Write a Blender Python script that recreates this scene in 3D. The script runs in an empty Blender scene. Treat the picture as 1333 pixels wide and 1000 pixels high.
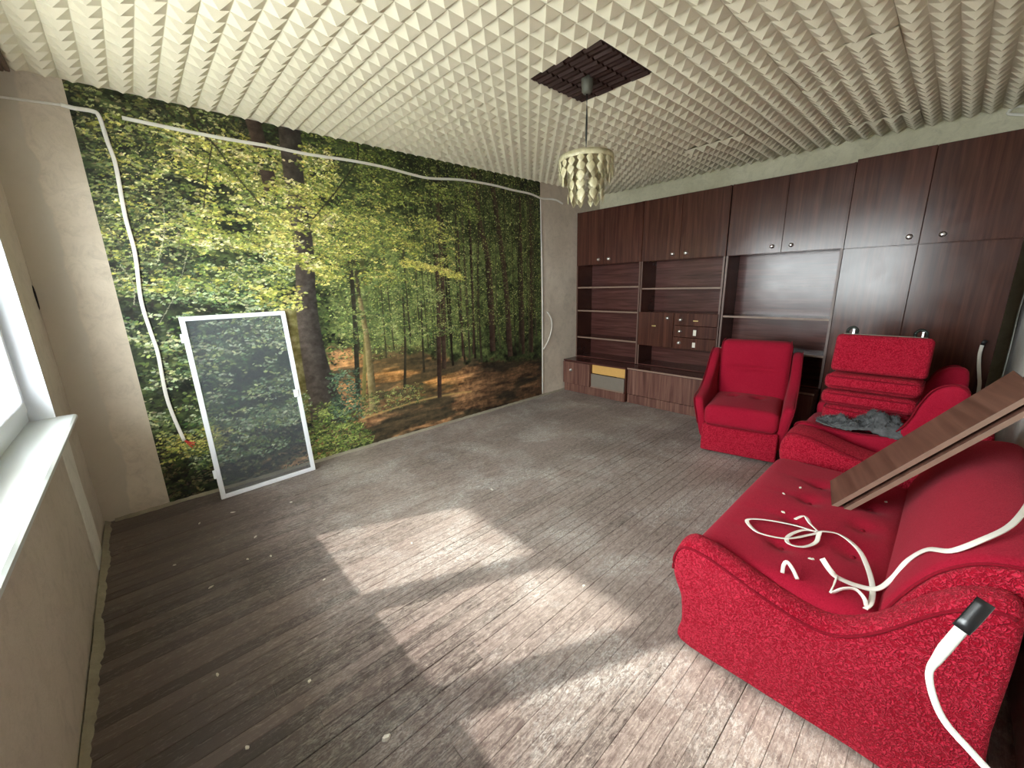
import bpy, bmesh, math, random
import numpy as np
from mathutils import Vector, Matrix

random.seed(7)
rng = np.random.default_rng(11)
SC = bpy.context.scene
C = SC.collection

# ------------------------------------------------------------------ camera
ROOM_X, ROOM_Y, ROOM_H, FRONT_Y = 5.34, 3.815, 2.6, -0.055
cam_d = bpy.data.cameras.new('camera')
cam = bpy.data.objects.new('camera', cam_d)
C.objects.link(cam)
yaw, pitch, roll = math.radians(42.483), math.radians(-13.85), math.radians(-1.57)
fw = Vector((math.cos(pitch) * math.sin(yaw), math.cos(pitch) * math.cos(yaw), math.sin(pitch)))
rt0 = Vector((math.cos(yaw), -math.sin(yaw), 0))
up0 = rt0.cross(fw)
rt = math.cos(roll) * rt0 + math.sin(roll) * up0
up = -math.sin(roll) * rt0 + math.cos(roll) * up0
m = Matrix.Identity(4)
for i in range(3):
    m[i][0], m[i][1], m[i][2] = rt[i], up[i], -fw[i]
m[0][3], m[1][3], m[2][3] = 0.3878, 0.2890, 1.4336
cam.matrix_world = m
cam_d.sensor_fit = 'HORIZONTAL'
cam_d.sensor_width = 36
cam_d.lens = 36 * 524.12 / 1333
cam_d.clip_start = 0.02
SC.camera = cam

# ------------------------------------------------------------------ world, sun, exposure
SUN_DX, SUN_DY = 1.037, -0.478           # horizontal travel per metre of fall
world = bpy.data.worlds.new('world')
SC.world = world
world.use_nodes = True
wn = world.node_tree.nodes
wn.clear()
wo = wn.new('ShaderNodeOutputWorld')
wb = wn.new('ShaderNodeBackground')
wb.inputs[0].default_value = (0.93, 0.97, 1.0, 1)
wb.inputs[1].default_value = 30.0
world.node_tree.links.new(wb.outputs[0], wo.inputs[0])
sun_d = bpy.data.lights.new('sun', 'SUN')
sun_d.energy = 9.0
sun_d.color = (1.0, 0.95, 0.88)
sun_d.angle = math.radians(1.1)
sun = bpy.data.objects.new('sun', sun_d)
sun.rotation_euler = Vector((SUN_DX, SUN_DY, -1.0)).to_track_quat('-Z', 'Y').to_euler()
sun.location = (-6, 6, 6)
C.objects.link(sun)
SC.view_settings.view_transform = 'Standard'
SC.view_settings.look = 'None'
SC.view_settings.gamma = 1
SC.view_settings.use_curve_mapping = False
SC.view_settings.exposure = 0.0
SC.cycles.use_denoising = True
SC.cycles.max_bounces = 10
SC.cycles.diffuse_bounces = 6
SC.cycles.transparent_max_bounces = 16

# ------------------------------------------------------------------ helpers
def srgb(r, g, b):
    f = lambda c: (c / 255 / 12.92) if c <= 10 else ((c / 255 + 0.055) / 1.055) ** 2.4
    return (f(r), f(g), f(b), 1)

def link(o, parent=None):
    C.objects.link(o)
    if parent is not None:
        o.parent = parent
    return o

def obj(name, bm, mat, parent=None, smooth=False):
    me = bpy.data.meshes.new(name)
    bm.normal_update()
    bm.to_mesh(me)
    bm.free()
    if smooth:
        me.shade_smooth()
    me.materials.append(mat)
    return link(bpy.data.objects.new(name, me), parent)

def tag(o, label, cat, group=None):
    o['label'] = label
    o['category'] = cat
    if group:
        o['group'] = group
    return o

def struct(o):
    o['kind'] = 'structure'
    return o

def thing(name, label, cat, loc=(0, 0, 0), rz=0.0, group=None):
    o = bpy.data.objects.new(name, None)
    o.empty_display_size = 0.1
    o.location = loc
    o.rotation_euler = (0, 0, rz)
    C.objects.link(o)
    return tag(o, label, cat, group)

def box(bm, a, b, bevel=0.0):
    x0, y0, z0 = a
    x1, y1, z1 = b
    vs = [bm.verts.new(p) for p in ((x0, y0, z0), (x1, y0, z0), (x1, y1, z0), (x0, y1, z0),
                                    (x0, y0, z1), (x1, y0, z1), (x1, y1, z1), (x0, y1, z1))]
    fs = [bm.faces.new([vs[i] for i in f]) for f in
          ((3, 2, 1, 0), (4, 5, 6, 7), (0, 1, 5, 4), (1, 2, 6, 5), (2, 3, 7, 6), (3, 0, 4, 7))]
    if bevel:
        es = list({e for f in fs for e in f.edges})
        bmesh.ops.bevel(bm, geom=es, offset=bevel, segments=1, affect='EDGES')
    return bm

def boxo(name, a, b, mat, parent=None, bevel=0.0, smooth=False):
    return obj(name, box(bmesh.new(), a, b, bevel), mat, parent, smooth)

def loft(bm, rings, closed=True, caps=True):
    vv = [[bm.verts.new(p) for p in r] for r in rings]
    n = len(vv[0])
    for a, b in zip(vv[:-1], vv[1:]):
        for i in range(n if closed else n - 1):
            j = (i + 1) % n
            try:
                bm.faces.new((a[i], a[j], b[j], b[i]))
            except ValueError:
                pass
    if caps and closed:
        bm.faces.new(list(reversed(vv[0])))
        bm.faces.new(vv[-1])
    bmesh.ops.recalc_face_normals(bm, faces=bm.faces[:])
    return bm

def catmull(pts, per=6, closed=False):
    P = [Vector(p) for p in pts]
    n = len(P)
    out = []
    segs = n if closed else n - 1
    for i in range(segs):
        if closed:
            p0, p1, p2, p3 = P[(i - 1) % n], P[i], P[(i + 1) % n], P[(i + 2) % n]
        else:
            p0, p1, p2, p3 = P[max(i - 1, 0)], P[i], P[i + 1], P[min(i + 2, n - 1)]
        for k in range(per):
            t = k / per
            out.append(0.5 * ((2 * p1) + (p2 - p0) * t + (2 * p0 - 5 * p1 + 4 * p2 - p3) * t * t
                              + (3 * p1 - p0 - 3 * p2 + p3) * t ** 3))
    if not closed:
        out.append(P[-1].copy())
    return out

def tube(bm, pts, rw, rt_=None, hint=(0, 0, 1), seg=8, taper=None):
    """tube along points; rw half-width across, rt_ half-thickness along the hint direction"""
    rt_ = rw if rt_ is None else rt_
    P = [Vector(p) for p in pts]
    hints = hint if isinstance(hint, list) else [hint] * len(P)
    rings = []
    for i, p in enumerate(P):
        t = (P[min(i + 1, len(P) - 1)] - P[max(i - 1, 0)]).normalized()
        h = Vector(hints[i])
        s = t.cross(h)
        if s.length < 1e-4:
            s = t.cross(Vector((1, 0.3, 0.2)))
        s.normalize()
        u = s.cross(t).normalized()
        k = taper(i / (len(P) - 1)) if taper else 1
        ring = []
        for j in range(seg):
            a = 2 * math.pi * (j + 0.5) / seg
            ca, sa = math.cos(a), math.sin(a)
            if rt_ != rw:   # squarer section for ribbons
                ca = math.copysign(abs(ca) ** 0.5, ca)
                sa = math.copysign(abs(sa) ** 0.5, sa)
            ring.append(p + s * rw * k * ca + u * rt_ * k * sa)
        rings.append(ring)
    return loft(bm, rings)

def poly_inset(pr, d):
    n = len(pr)
    area = sum(pr[i][0] * pr[(i + 1) % n][1] - pr[(i + 1) % n][0] * pr[i][1] for i in range(n))
    sg = 1 if area > 0 else -1
    out = []
    for i in range(n):
        a, b = pr[i - 1], pr[(i + 1) % n]
        tx, ty = b[0] - a[0], b[1] - a[1]
        l = math.hypot(tx, ty) or 1
        out.append((pr[i][0] - sg * ty / l * d, pr[i][1] + sg * tx / l * d))
    return out

def extr(bm, prof, x0, x1, r, n=4, mid=6, axis='x', warp=None):
    """closed profile (a,b) extruded along an axis with rounded ends of radius r"""
    w = x1 - x0
    st = []
    for k in range(n + 1):
        a = math.pi / 2 * k / n
        st.append((x0 + r * (1 - math.sin(a)), r * (1 - math.cos(a))) if False else (x0 + r * (1 - math.cos(a)), r * (1 - math.sin(a))))
    for k in range(1, mid):
        st.append((x0 + r + (w - 2 * r) * k / mid, 0))
    for k in range(n + 1):
        a = math.pi / 2 * (1 - k / n)
        st.append((x1 - r * (1 - math.cos(a)), r * (1 - math.sin(a))))
    rings = []
    for x, d in st:
        pr = poly_inset(prof, d) if d > 1e-6 else prof
        rg = [Vector((x, a, b)) if axis == 'x' else Vector((a, x, b)) for a, b in pr]
        if warp:
            rg = [warp(v) for v in rg]
        rings.append(rg)
    return loft(bm, rings)

def axis_samples(h, r, k, mm):
    s = [-h + r * (1 - math.cos(math.pi / 2 * i / k)) for i in range(k)]
    inner = [(-h + r) + (2 * (h - r)) * i / mm for i in range(mm + 1)]
    return s + inner + [-v for v in reversed(s)]

def rbox(bm, c, size, r, k=3, mm=(4, 4, 4), fn=None):
    h = [s / 2 for s in size]
    r = min(r, min(h) * 0.98)
    A = [axis_samples(h[i], r, k, mm[i]) for i in range(3)]
    cache = {}
    def V(p):
        q = tuple(round(v, 6) for v in p)
        if q not in cache:
            inn = [max(-h[i] + r, min(h[i] - r, p[i])) for i in range(3)]
            d = Vector([p[i] - inn[i] for i in range(3)])
            v = Vector(inn) + (d.normalized() * r if d.length > 1e-9 else d)
            if fn:
                v = fn(v)
            cache[q] = bm.verts.new(v + Vector(c))
        return cache[q]
    for ax in range(3):
        o1, o2 = (ax + 1) % 3, (ax + 2) % 3
        for s in (-1, 1):
            for i in range(len(A[o1]) - 1):
                for j in range(len(A[o2]) - 1):
                    q = []
                    for a, b in ((i, j), (i + 1, j), (i + 1, j + 1), (i, j + 1)):
                        p = [0, 0, 0]
                        p[ax] = s * h[ax]
                        p[o1] = A[o1][a]
                        p[o2] = A[o2][b]
                        q.append(V(p))
                    if s < 0:
                        q.reverse()
                    if len(set(q)) == 4:
                        bm.faces.new(q)
    return bm

def cyl(bm, c, r, h, seg=20, axis='z', r2=None):
    r2 = r if r2 is None else r2
    rings = []
    for z, rr in ((0, r), (h, r2)):
        ring = []
        for j in range(seg):
            a = 2 * math.pi * j / seg
            x, y = rr * math.cos(a), rr * math.sin(a)
            v = {'z': (x, y, z), 'x': (z, x, y), 'y': (x, z, y)}[axis]
            ring.append(Vector(c) + Vector(v))
        rings.append(ring)
    return loft(bm, rings)

def lathe(bm, prof, seg=20, c=(0, 0, 0), axis='z'):
    rings = []
    for r, z in prof:
        ring = []
        for j in range(seg):
            a = 2 * math.pi * j / seg
            x, y = max(r, 1e-4) * math.cos(a), max(r, 1e-4) * math.sin(a)
            v = {'z': (x, y, z), 'x': (z, x, y)}[axis]
            ring.append(Vector(c) + Vector(v))
        rings.append(ring)
    return loft(bm, rings)

# ------------------------------------------------------------------ materials
def mat(name):
    mt = bpy.data.materials.new(name)
    mt.use_nodes = True
    nt = mt.node_tree
    b = nt.nodes['Principled BSDF']
    return mt, nt, b

def nd(nt, typ, **kw):
    n = nt.nodes.new(typ)
    for k, v in kw.items():
        if k.startswith('i_'):
            n.inputs[k[2:].replace('_', ' ')].default_value = v
        else:
            setattr(n, k, v)
    return n

def coords(nt, scale=(1, 1, 1), kind='Object', rot=(0, 0, 0)):
    tc = nd(nt, 'ShaderNodeTexCoord')
    mp = nd(nt, 'ShaderNodeMapping')
    mp.inputs['Scale'].default_value = scale
    mp.inputs['Rotation'].default_value = rot
    nt.links.new(tc.outputs[kind], mp.inputs['Vector'])
    return mp.outputs['Vector']

def world_pos(nt, scale=(1, 1, 1)):
    g = nd(nt, 'ShaderNodeNewGeometry')
    mp = nd(nt, 'ShaderNodeMapping')
    mp.inputs['Scale'].default_value = scale
    nt.links.new(g.outputs['Position'], mp.inputs['Vector'])
    return mp.outputs['Vector']

def noise(nt, vec, scale, detail=5, rough=0.6, dist=0.0):
    n = nd(nt, 'ShaderNodeTexNoise')
    n.inputs['Scale'].default_value = scale
    n.inputs['Detail'].default_value = detail
    n.inputs['Roughness'].default_value = rough
    n.inputs['Distortion'].default_value = dist
    nt.links.new(vec, n.inputs['Vector'])
    return n.outputs['Fac']

def ramp(nt, fac, stops):
    r = nd(nt, 'ShaderNodeValToRGB')
    el = r.color_ramp.elements
    while len(el) < len(stops):
        el.new(0.5)
    for e, (p, c) in zip(el, stops):
        e.position = p
        e.color = c if len(c) == 4 else (*c, 1)
    nt.links.new(fac, r.inputs['Fac'])
    return r.outputs['Color']

def mix(nt, fac, a, b, mode='MIX'):
    n = nd(nt, 'ShaderNodeMix', data_type='RGBA', blend_type=mode)
    for sock, v in ((n.inputs['Factor'], fac), (n.inputs[6], a), (n.inputs[7], b)):
        if hasattr(v, 'is_output'):
            nt.links.new(v, sock)
        else:
            sock.default_value = v
    return n.outputs[2]

def math_n(nt, op, a, b=None, clamp=False):
    n = nd(nt, 'ShaderNodeMath', operation=op, use_clamp=clamp)
    for i, v in enumerate((a, b)):
        if v is None:
            continue
        if hasattr(v, 'is_output'):
            nt.links.new(v, n.inputs[i])
        else:
            n.inputs[i].default_value = v
    return n.outputs[0]

def bump(nt, b, h, strength=0.3, dist=0.01):
    n = nd(nt, 'ShaderNodeBump')
    n.inputs['Strength'].default_value = strength
    n.inputs['Distance'].default_value = dist
    nt.links.new(h, n.inputs['Height'])
    nt.links.new(n.outputs[0], b.inputs['Normal'])

def lin(nt, col, b):
    nt.links.new(col, b.inputs['Base Color'])

def plain(name, col, rough=0.5, metal=0.0, spec=0.5, var=0.0, scale=30):
    mt, nt, b = mat(name)
    b.inputs['Roughness'].default_value = rough
    b.inputs['Metallic'].default_value = metal
    b.inputs['Specular IOR Level'].default_value = spec
    v = coords(nt)
    f = noise(nt, v, scale)
    d = tuple(c * (1 - var) for c in col[:3]) + (1,)
    lin(nt, mix(nt, f, d, col), b)
    return mt

def sep(nt, vec):
    s = nd(nt, 'ShaderNodeSeparateXYZ')
    nt.links.new(vec, s.inputs[0])
    return s.outputs

def plaster(name, c1, c2, c3, edge=None):
    """stained bare plaster; edge: optional (axis, position, wobble, colour, direction) smoother skim-coat area"""
    mt, nt, b = mat(name)
    b.inputs['Roughness'].default_value = 0.92
    b.inputs['Specular IOR Level'].default_value = 0.2
    v = world_pos(nt)
    big = noise(nt, v, 1.6, 6, 0.65)
    mid = noise(nt, v, 10, 8, 0.75, 0.9)
    fine = noise(nt, v, 55, 4, 0.7)
    col = ramp(nt, big, [(0.3, c1), (0.55, c2), (0.75, c3)])
    col = mix(nt, math_n(nt, 'MULTIPLY', ramp(nt, mid, [(0.48, (0, 0, 0, 1)), (0.68, (1, 1, 1, 1))]), 0.5), col,
              tuple(c * 0.72 for c in c1[:3]) + (1,))
    col = mix(nt, math_n(nt, 'MULTIPLY', fine, 0.25), col, tuple(min(1, c * 1.25) for c in c3[:3]) + (1,))
    h = math_n(nt, 'ADD', math_n(nt, 'MULTIPLY', mid, 0.6), math_n(nt, 'MULTIPLY', fine, 0.4))
    if edge:
        ax, pos, wob, ecol, sgn = edge
        s = sep(nt, v)[ax]
        wv = nd(nt, 'ShaderNodeMapping')
        wv.inputs['Scale'].default_value = (0.0 if ax == 0 else 1, 0.0 if ax == 1 else 1, 1)
        nt.links.new(v, wv.inputs['Vector'])
        wn_ = noise(nt, wv.outputs[0], 3.2, 2, 0.5)
        t = math_n(nt, 'ADD', s, math_n(nt, 'MULTIPLY', math_n(nt, 'SUBTRACT', wn_, 0.5), wob))
        t = math_n(nt, 'MULTIPLY', math_n(nt, 'SUBTRACT', t, pos), 90.0 * sgn)
        mk = math_n(nt, 'ADD', t, 0.5, True)
        col = mix(nt, math_n(nt, 'MULTIPLY', mk, 0.8), col, ecol)
        h = math_n(nt, 'ADD', math_n(nt, 'MULTIPLY', h, math_n(nt, 'SUBTRACT', 1.0, math_n(nt, 'MULTIPLY', mk, 0.7))), math_n(nt, 'MULTIPLY', mk, 0.55))
    lin(nt, col, b)
    bump(nt, b, h, 0.45, 0.012)
    return mt

M = {}
M['plaster_mural'] = plaster('plaster_mural_wall', srgb(186, 172, 154), srgb(206, 193, 175), srgb(220, 209, 192),
                             edge=(0, 0.15, 0.16, srgb(194, 185, 170), -1))
M['plaster_window'] = plaster('plaster_window_wall', srgb(192, 181, 168), srgb(202, 191, 179), srgb(210, 200, 189))
M['plaster_strip'] = plaster('plaster_light_strip', srgb(226, 222, 214), srgb(234, 230, 222), srgb(238, 235, 228))
M['plaster_front'] = plaster('plaster_front_wall', srgb(190, 186, 180), srgb(206, 202, 196), srgb(216, 212, 206))
M['concrete'] = plaster('raw_concrete', srgb(186, 180, 152), srgb(206, 200, 174), srgb(222, 216, 192))
M['mortar'] = plaster('mortar_edge', srgb(126, 118, 102), srgb(146, 138, 120), srgb(164, 156, 138))

def foam(name, col, dark):
    mt, nt, b = mat(name)
    b.inputs['Roughness'].default_value = 0.75
    b.inputs['Specular IOR Level'].default_value = 0.3
    oi = nd(nt, 'ShaderNodeObjectInfo')
    v = world_pos(nt)
    n1 = noise(nt, v, 1.3, 3)
    c = mix(nt, n1, dark, col)
    c = mix(nt, math_n(nt, 'MULTIPLY', oi.outputs['Random'], 0.35), c, dark)
    lin(nt, c, b)
    bump(nt, b, noise(nt, v, 260, 2), 0.12, 0.002)
    return mt
M['foam'] = foam('cream_polystyrene', srgb(233, 225, 201), srgb(222, 213, 187))
M['brown_foam'] = plain('dark_brown_tile', srgb(58, 33, 28), 0.6, 0, 0.4, 0.4, 40)

def floor_wood():
    mt, nt, b = mat('worn_painted_floorboard')
    v = world_pos(nt)
    oi = nd(nt, 'ShaderNodeObjectInfo')
    s = sep(nt, v)
    base = mix(nt, oi.outputs['Random'], srgb(66, 54, 51), srgb(110, 93, 88))
    gv = world_pos(nt, (2.2, 34, 1))
    grain = noise(nt, gv, 3.0, 7, 0.75, 0.3)
    # wear grows away from the window wall: a trodden area through the middle of the room
    wear_n = noise(nt, v, 1.15, 4, 0.6)
    xg = math_n(nt, 'MULTIPLY', math_n(nt, 'SUBTRACT', s[0], 0.3), 0.75, True)
    wear = math_n(nt, 'MULTIPLY', math_n(nt, 'ADD', math_n(nt, 'MULTIPLY', xg, 0.55), math_n(nt, 'MULTIPLY', wear_n, 0.75)), 1.0)
    scr = noise(nt, world_pos(nt, (3.2, 9, 1)), 7.0, 9, 0.8, 0.35)
    scr2 = noise(nt, world_pos(nt, (1.3, 40, 1)), 5.0, 7, 0.75, 0.3)
    sm = math_n(nt, 'ADD', math_n(nt, 'MULTIPLY', scr, 0.6), math_n(nt, 'MULTIPLY', scr2, 0.4))
    sm = math_n(nt, 'ADD', sm, math_n(nt, 'MULTIPLY', math_n(nt, 'SUBTRACT', wear, 0.72), 0.26))
    wm = ramp(nt, sm, [(0.43, (0, 0, 0, 1)), (0.63, (1, 1, 1, 1))])
    col = mix(nt, math_n(nt, 'MULTIPLY', grain, 0.5), base, srgb(48, 40, 37))
    col = mix(nt, math_n(nt, 'MULTIPLY', wm, 0.62), col, srgb(190, 175, 165))
    # chalky white plaster dust in patches
    du = noise(nt, v, 2.3, 5, 0.7, 0.5)
    du2 = noise(nt, world_pos(nt, (10, 26, 1)), 4.0, 6, 0.8, 1.2)
    dm = math_n(nt, 'MULTIPLY', ramp(nt, du, [(0.47, (0, 0, 0, 1)), (0.64, (1, 1, 1, 1))]), ramp(nt, du2, [(0.47, (0, 0, 0, 1)), (0.60, (1, 1, 1, 1))]))
    dm = math_n(nt, 'MULTIPLY', dm, xg)
    col = mix(nt, math_n(nt, 'MULTIPLY', dm, 0.85), col, srgb(205, 203, 198))
    # fine white scratches
    fs = noise(nt, world_pos(nt, (24, 44, 1)), 3.0, 5, 0.75, 0.9)
    fm = ramp(nt, fs, [(0.57, (0, 0, 0, 1)), (0.64, (1, 1, 1, 1))])
    col = mix(nt, math_n(nt, 'MULTIPLY', math_n(nt, 'MULTIPLY', fm, 0.5), xg), col, srgb(214, 204, 190))
    lin(nt, col, b)
    r = nd(nt, 'ShaderNodeMapRange')
    r.inputs['To Min'].default_value = 0.34
    r.inputs['To Max'].default_value = 0.66
    nt.links.new(sm, r.inputs['Value'])
    nt.links.new(r.outputs[0], b.inputs['Roughness'])
    b.inputs['Specular IOR Level'].default_value = 0.5
    bump(nt, b, math_n(nt, 'ADD', math_n(nt, 'MULTIPLY', grain, 0.6), math_n(nt, 'MULTIPLY', wm, -0.4)), 0.25, 0.004)
    return mt
M['floor'] = floor_wood()
M['gap'] = plain('dark_floor_gap', srgb(34, 28, 25), 0.9)

def laminate(name, dark, mid_, light, horiz=False, rough=0.18, gain=1.0):
    mt, nt, b = mat(name)
    sc = (1, 2.0, 36) if horiz else (1, 30, 1.4)
    v = world_pos(nt, sc)
    oi = nd(nt, 'ShaderNodeObjectInfo')
    off = nd(nt, 'ShaderNodeVectorMath', operation='ADD')
    cmb = nd(nt, 'ShaderNodeCombineXYZ')
    nt.links.new(math_n(nt, 'MULTIPLY', oi.outputs['Random'], 37.0), cmb.inputs[0])
    nt.links.new(math_n(nt, 'MULTIPLY', oi.outputs['Random'], 11.0), cmb.inputs[2])
    nt.links.new(v, off.inputs[0])
    nt.links.new(cmb.outputs[0], off.inputs[1])
    g = noise(nt, off.outputs[0], 1.0, 6, 0.6, 0.5)
    g2 = noise(nt, off.outputs[0], 4.5, 5, 0.7, 0.2)
    col = ramp(nt, g, [(0.28, dark), (0.5, mid_), (0.72, light)])
    col = mix(nt, math_n(nt, 'MULTIPLY', g2, 0.35), col, dark)
    lin(nt, col, b)
    sm = noise(nt, world_pos(nt), 5, 5, 0.7, 0.5)
    r = nd(nt, 'ShaderNodeMapRange')
    r.inputs['To Min'].default_value = rough - 0.06
    r.inputs['To Max'].default_value = rough + 0.12
    nt.links.new(sm, r.inputs['Value'])
    nt.links.new(r.outputs[0], b.inputs['Roughness'])
    b.inputs['Specular IOR Level'].default_value = 0.42
    bump(nt, b, g2, 0.05, 0.002)
    return mt
M['wood'] = laminate('dark_mahogany_laminate', srgb(52, 29, 23), srgb(75, 43, 34), srgb(98, 59, 47))
M['wood_h'] = laminate('mahogany_laminate_crosswise', srgb(60, 34, 30), srgb(84, 50, 45), srgb(106, 68, 61), True)
M['wood_base'] = laminate('striped_mahogany_laminate', srgb(76, 48, 42), srgb(112, 78, 68), srgb(138, 104, 90))
M['wood_edge'] = plain('worn_board_edge', srgb(150, 122, 104), 0.5, 0, 0.5, 0.4, 20)
M['wood_lip'] = plain('brown_edge_band', srgb(112, 84, 73), 0.4, 0, 0.5, 0.4, 20)
M['board'] = laminate('walnut_shelf_board', srgb(74, 48, 38), srgb(100, 68, 56), srgb(122, 86, 72), True, 0.38)
M['raw_wood'] = plain('raw_yellow_wood', srgb(216, 168, 96), 0.6, 0, 0.3, 0.2, 25)
M['grey_board'] = plain('grey_hardboard', srgb(128, 118, 106), 0.7, 0, 0.3, 0.2, 18)
M['chrome'] = plain('chrome', (0.92, 0.92, 0.92, 1), 0.28, 1.0, 0.5)
M['white_metal'] = plain('white_painted_metal', srgb(236, 239, 243), 0.35, 0, 0.5, 0.03)
M['pvc'] = plain('white_pvc', srgb(222, 226, 232), 0.22, 0, 0.5, 0.02)
M['sill'] = plain('white_sill', srgb(202, 207, 208), 0.3, 0, 0.5, 0.06, 6)
M['cable'] = plain('white_flat_cable', srgb(236, 232, 222), 0.45, 0, 0.5, 0.08, 40)
M['cable_dirty'] = plain('painted_white_cable', srgb(236, 233, 224), 0.6, 0, 0.4, 0.12, 14)
M['tape'] = plain('black_tape', srgb(24, 24, 26), 0.3, 0, 0.6, 0.3)
M['red_wire'] = plain('red_wire', srgb(196, 58, 46), 0.5)
M['dark_metal'] = plain('dark_metal', srgb(52, 56, 52), 0.4, 0.6, 0.5, 0.2)
M['rose'] = plain('grey_plastic', srgb(104, 104, 92), 0.5, 0, 0.5, 0.2)
M['black'] = plain('black_shadow_gap', srgb(18, 16, 15), 0.9)
M['paper'] = plain('paper_label', srgb(232, 226, 210), 0.6, 0, 0.4, 0.15, 60)
M['brass'] = plain('worn_brass', srgb(206, 182, 120), 0.35, 0.8)
M['chip'] = plain('plaster_chip', srgb(226, 220, 206), 0.8, 0, 0.3, 0.2, 60)
M['rail'] = plain('brown_rail', srgb(120, 96, 78), 0.5, 0, 0.4, 0.5, 50)
M['outside_ground'] = plain('grey_ground', srgb(170, 170, 168), 0.95, 0, 0.1, 0.3, 0.3)
M['outside'] = plain('pale_render', srgb(205, 200, 190), 0.9, 0, 0.2, 0.1)

def fabric(name, deep, mid_, light, curl, strength, worm=0.0):
    mt, nt, b = mat(name)
    v = coords(nt)
    f = noise(nt, v, curl * 3.5, 3, 0.7)
    if worm:
        # curled yarn: contour bands of a smooth noise
        n0 = noise(nt, v, curl, 1.5, 0.5, 0.6)
        a = math_n(nt, 'ADD', math_n(nt, 'MULTIPLY', math_n(nt, 'SINE', math_n(nt, 'MULTIPLY', n0, worm)), 0.5), 0.5)
    else:
        a = noise(nt, v, curl, 2, 0.5, 2.6)
    lg = noise(nt, v, 3.2, 4, 0.6)
    col = ramp(nt, a, [(0.2, deep), (0.5, mid_), (0.85, light)])
    col = mix(nt, math_n(nt, 'MULTIPLY', f, 0.3), col, deep)
    col = mix(nt, math_n(nt, 'MULTIPLY', ramp(nt, lg, [(0.45, (0, 0, 0, 1)), (0.75, (1, 1, 1, 1))]), 0.2), col, light)
    lin(nt, col, b)
    b.inputs['Roughness'].default_value = 0.95
    b.inputs['Specular IOR Level'].default_value = 0.12
    b.inputs['Sheen Weight'].default_value = 0.08
    b.inputs['Sheen Roughness'].default_value = 0.5
    b.inputs['Sheen Tint'].default_value = (1.0, 0.5, 0.5, 1)
    bump(nt, b, math_n(nt, 'ADD', math_n(nt, 'MULTIPLY', a, 0.75), math_n(nt, 'MULTIPLY', f, 0.25)), strength, 0.005)
    return mt
M['plush'] = fabric('red_plush', srgb(128, 11, 34), srgb(155, 19, 45), srgb(174, 40, 62), 120, 0.3)
M['boucle'] = fabric('red_boucle', srgb(146, 11, 34), srgb(176, 18, 46), srgb(200, 46, 70), 95, 0.9, 22)
M['boucle_fine'] = fabric('red_boucle_fine', srgb(144, 11, 34), srgb(174, 18, 46), srgb(198, 42, 66), 105, 0.8, 22)
M['piping'] = fabric('dark_red_piping', srgb(104, 8, 24), srgb(126, 14, 32), srgb(144, 28, 46), 140, 0.3)
M['fleece'] = plain('dark_grey_fleece', srgb(122, 123, 124), 0.95, 0, 0.1, 0.92, 40)

def capiz():
    mt, nt, b = mat('cream_petal')
    v = coords(nt)
    c = ramp(nt, noise(nt, v, 30, 4), [(0.3, srgb(176, 165, 122)), (0.7, srgb(228, 219, 182))])
    lin(nt, c, b)
    b.inputs['Roughness'].default_value = 0.35
    b.inputs['Subsurface Weight'].default_value = 0.0
    b.inputs['Transmission Weight'].default_value = 0.25
    return mt
M['petal'] = capiz()

def glass():
    mt, nt, b = mat('window_glass')
    nt.nodes.remove(b)
    out = nt.nodes['Material Output']
    t = nd(nt, 'ShaderNodeBsdfTransparent')
    t.inputs[0].default_value = (0.96, 0.98, 0.97, 1)
    g = nd(nt, 'ShaderNodeBsdfGlossy')
    g.inputs['Roughness'].default_value = 0.02
    lw = nd(nt, 'ShaderNodeLayerWeight')
    fac = math_n(nt, 'ADD', math_n(nt, 'MULTIPLY', math_n(nt, 'POWER', lw.outputs['Facing'], 4.0), 0.6), 0.03, True)
    mx = nd(nt, 'ShaderNodeMixShader')
    nt.links.new(fac, mx.inputs[0])
    nt.links.new(t.outputs[0], mx.inputs[1])
    nt.links.new(g.outputs[0], mx.inputs[2])
    nt.links.new(mx.outputs[0], out.inputs[0])
    return mt
M['glass'] = glass()

def mesh_screen():
    mt, nt, b = mat('grey_insect_mesh')
    out = nt.nodes['Material Output']
    b.inputs['Base Color'].default_value = srgb(112, 118, 122)
    b.inputs['Roughness'].default_value = 0.6
    v = coords(nt)
    lin(nt, mix(nt, noise(nt, v, 5), srgb(96, 104, 108), srgb(128, 136, 140)), b)
    t = nd(nt, 'ShaderNodeBsdfTransparent')
    mx = nd(nt, 'ShaderNodeMixShader')
    mx.inputs[0].default_value = 0.2
    nt.links.new(t.outputs[0], mx.inputs[1])
    nt.links.new(b.outputs[0], mx.inputs[2])
    nt.links.new(mx.outputs[0], out.inputs[0])
    return mt
M['mesh'] = mesh_screen()

# ------------------------------------------------------------------ room shell
T = 0.3
WIN_Y0, WIN_Y1, WIN_Z0, WIN_Z1 = 0.80, 3.293, 0.845, 2.2

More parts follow.
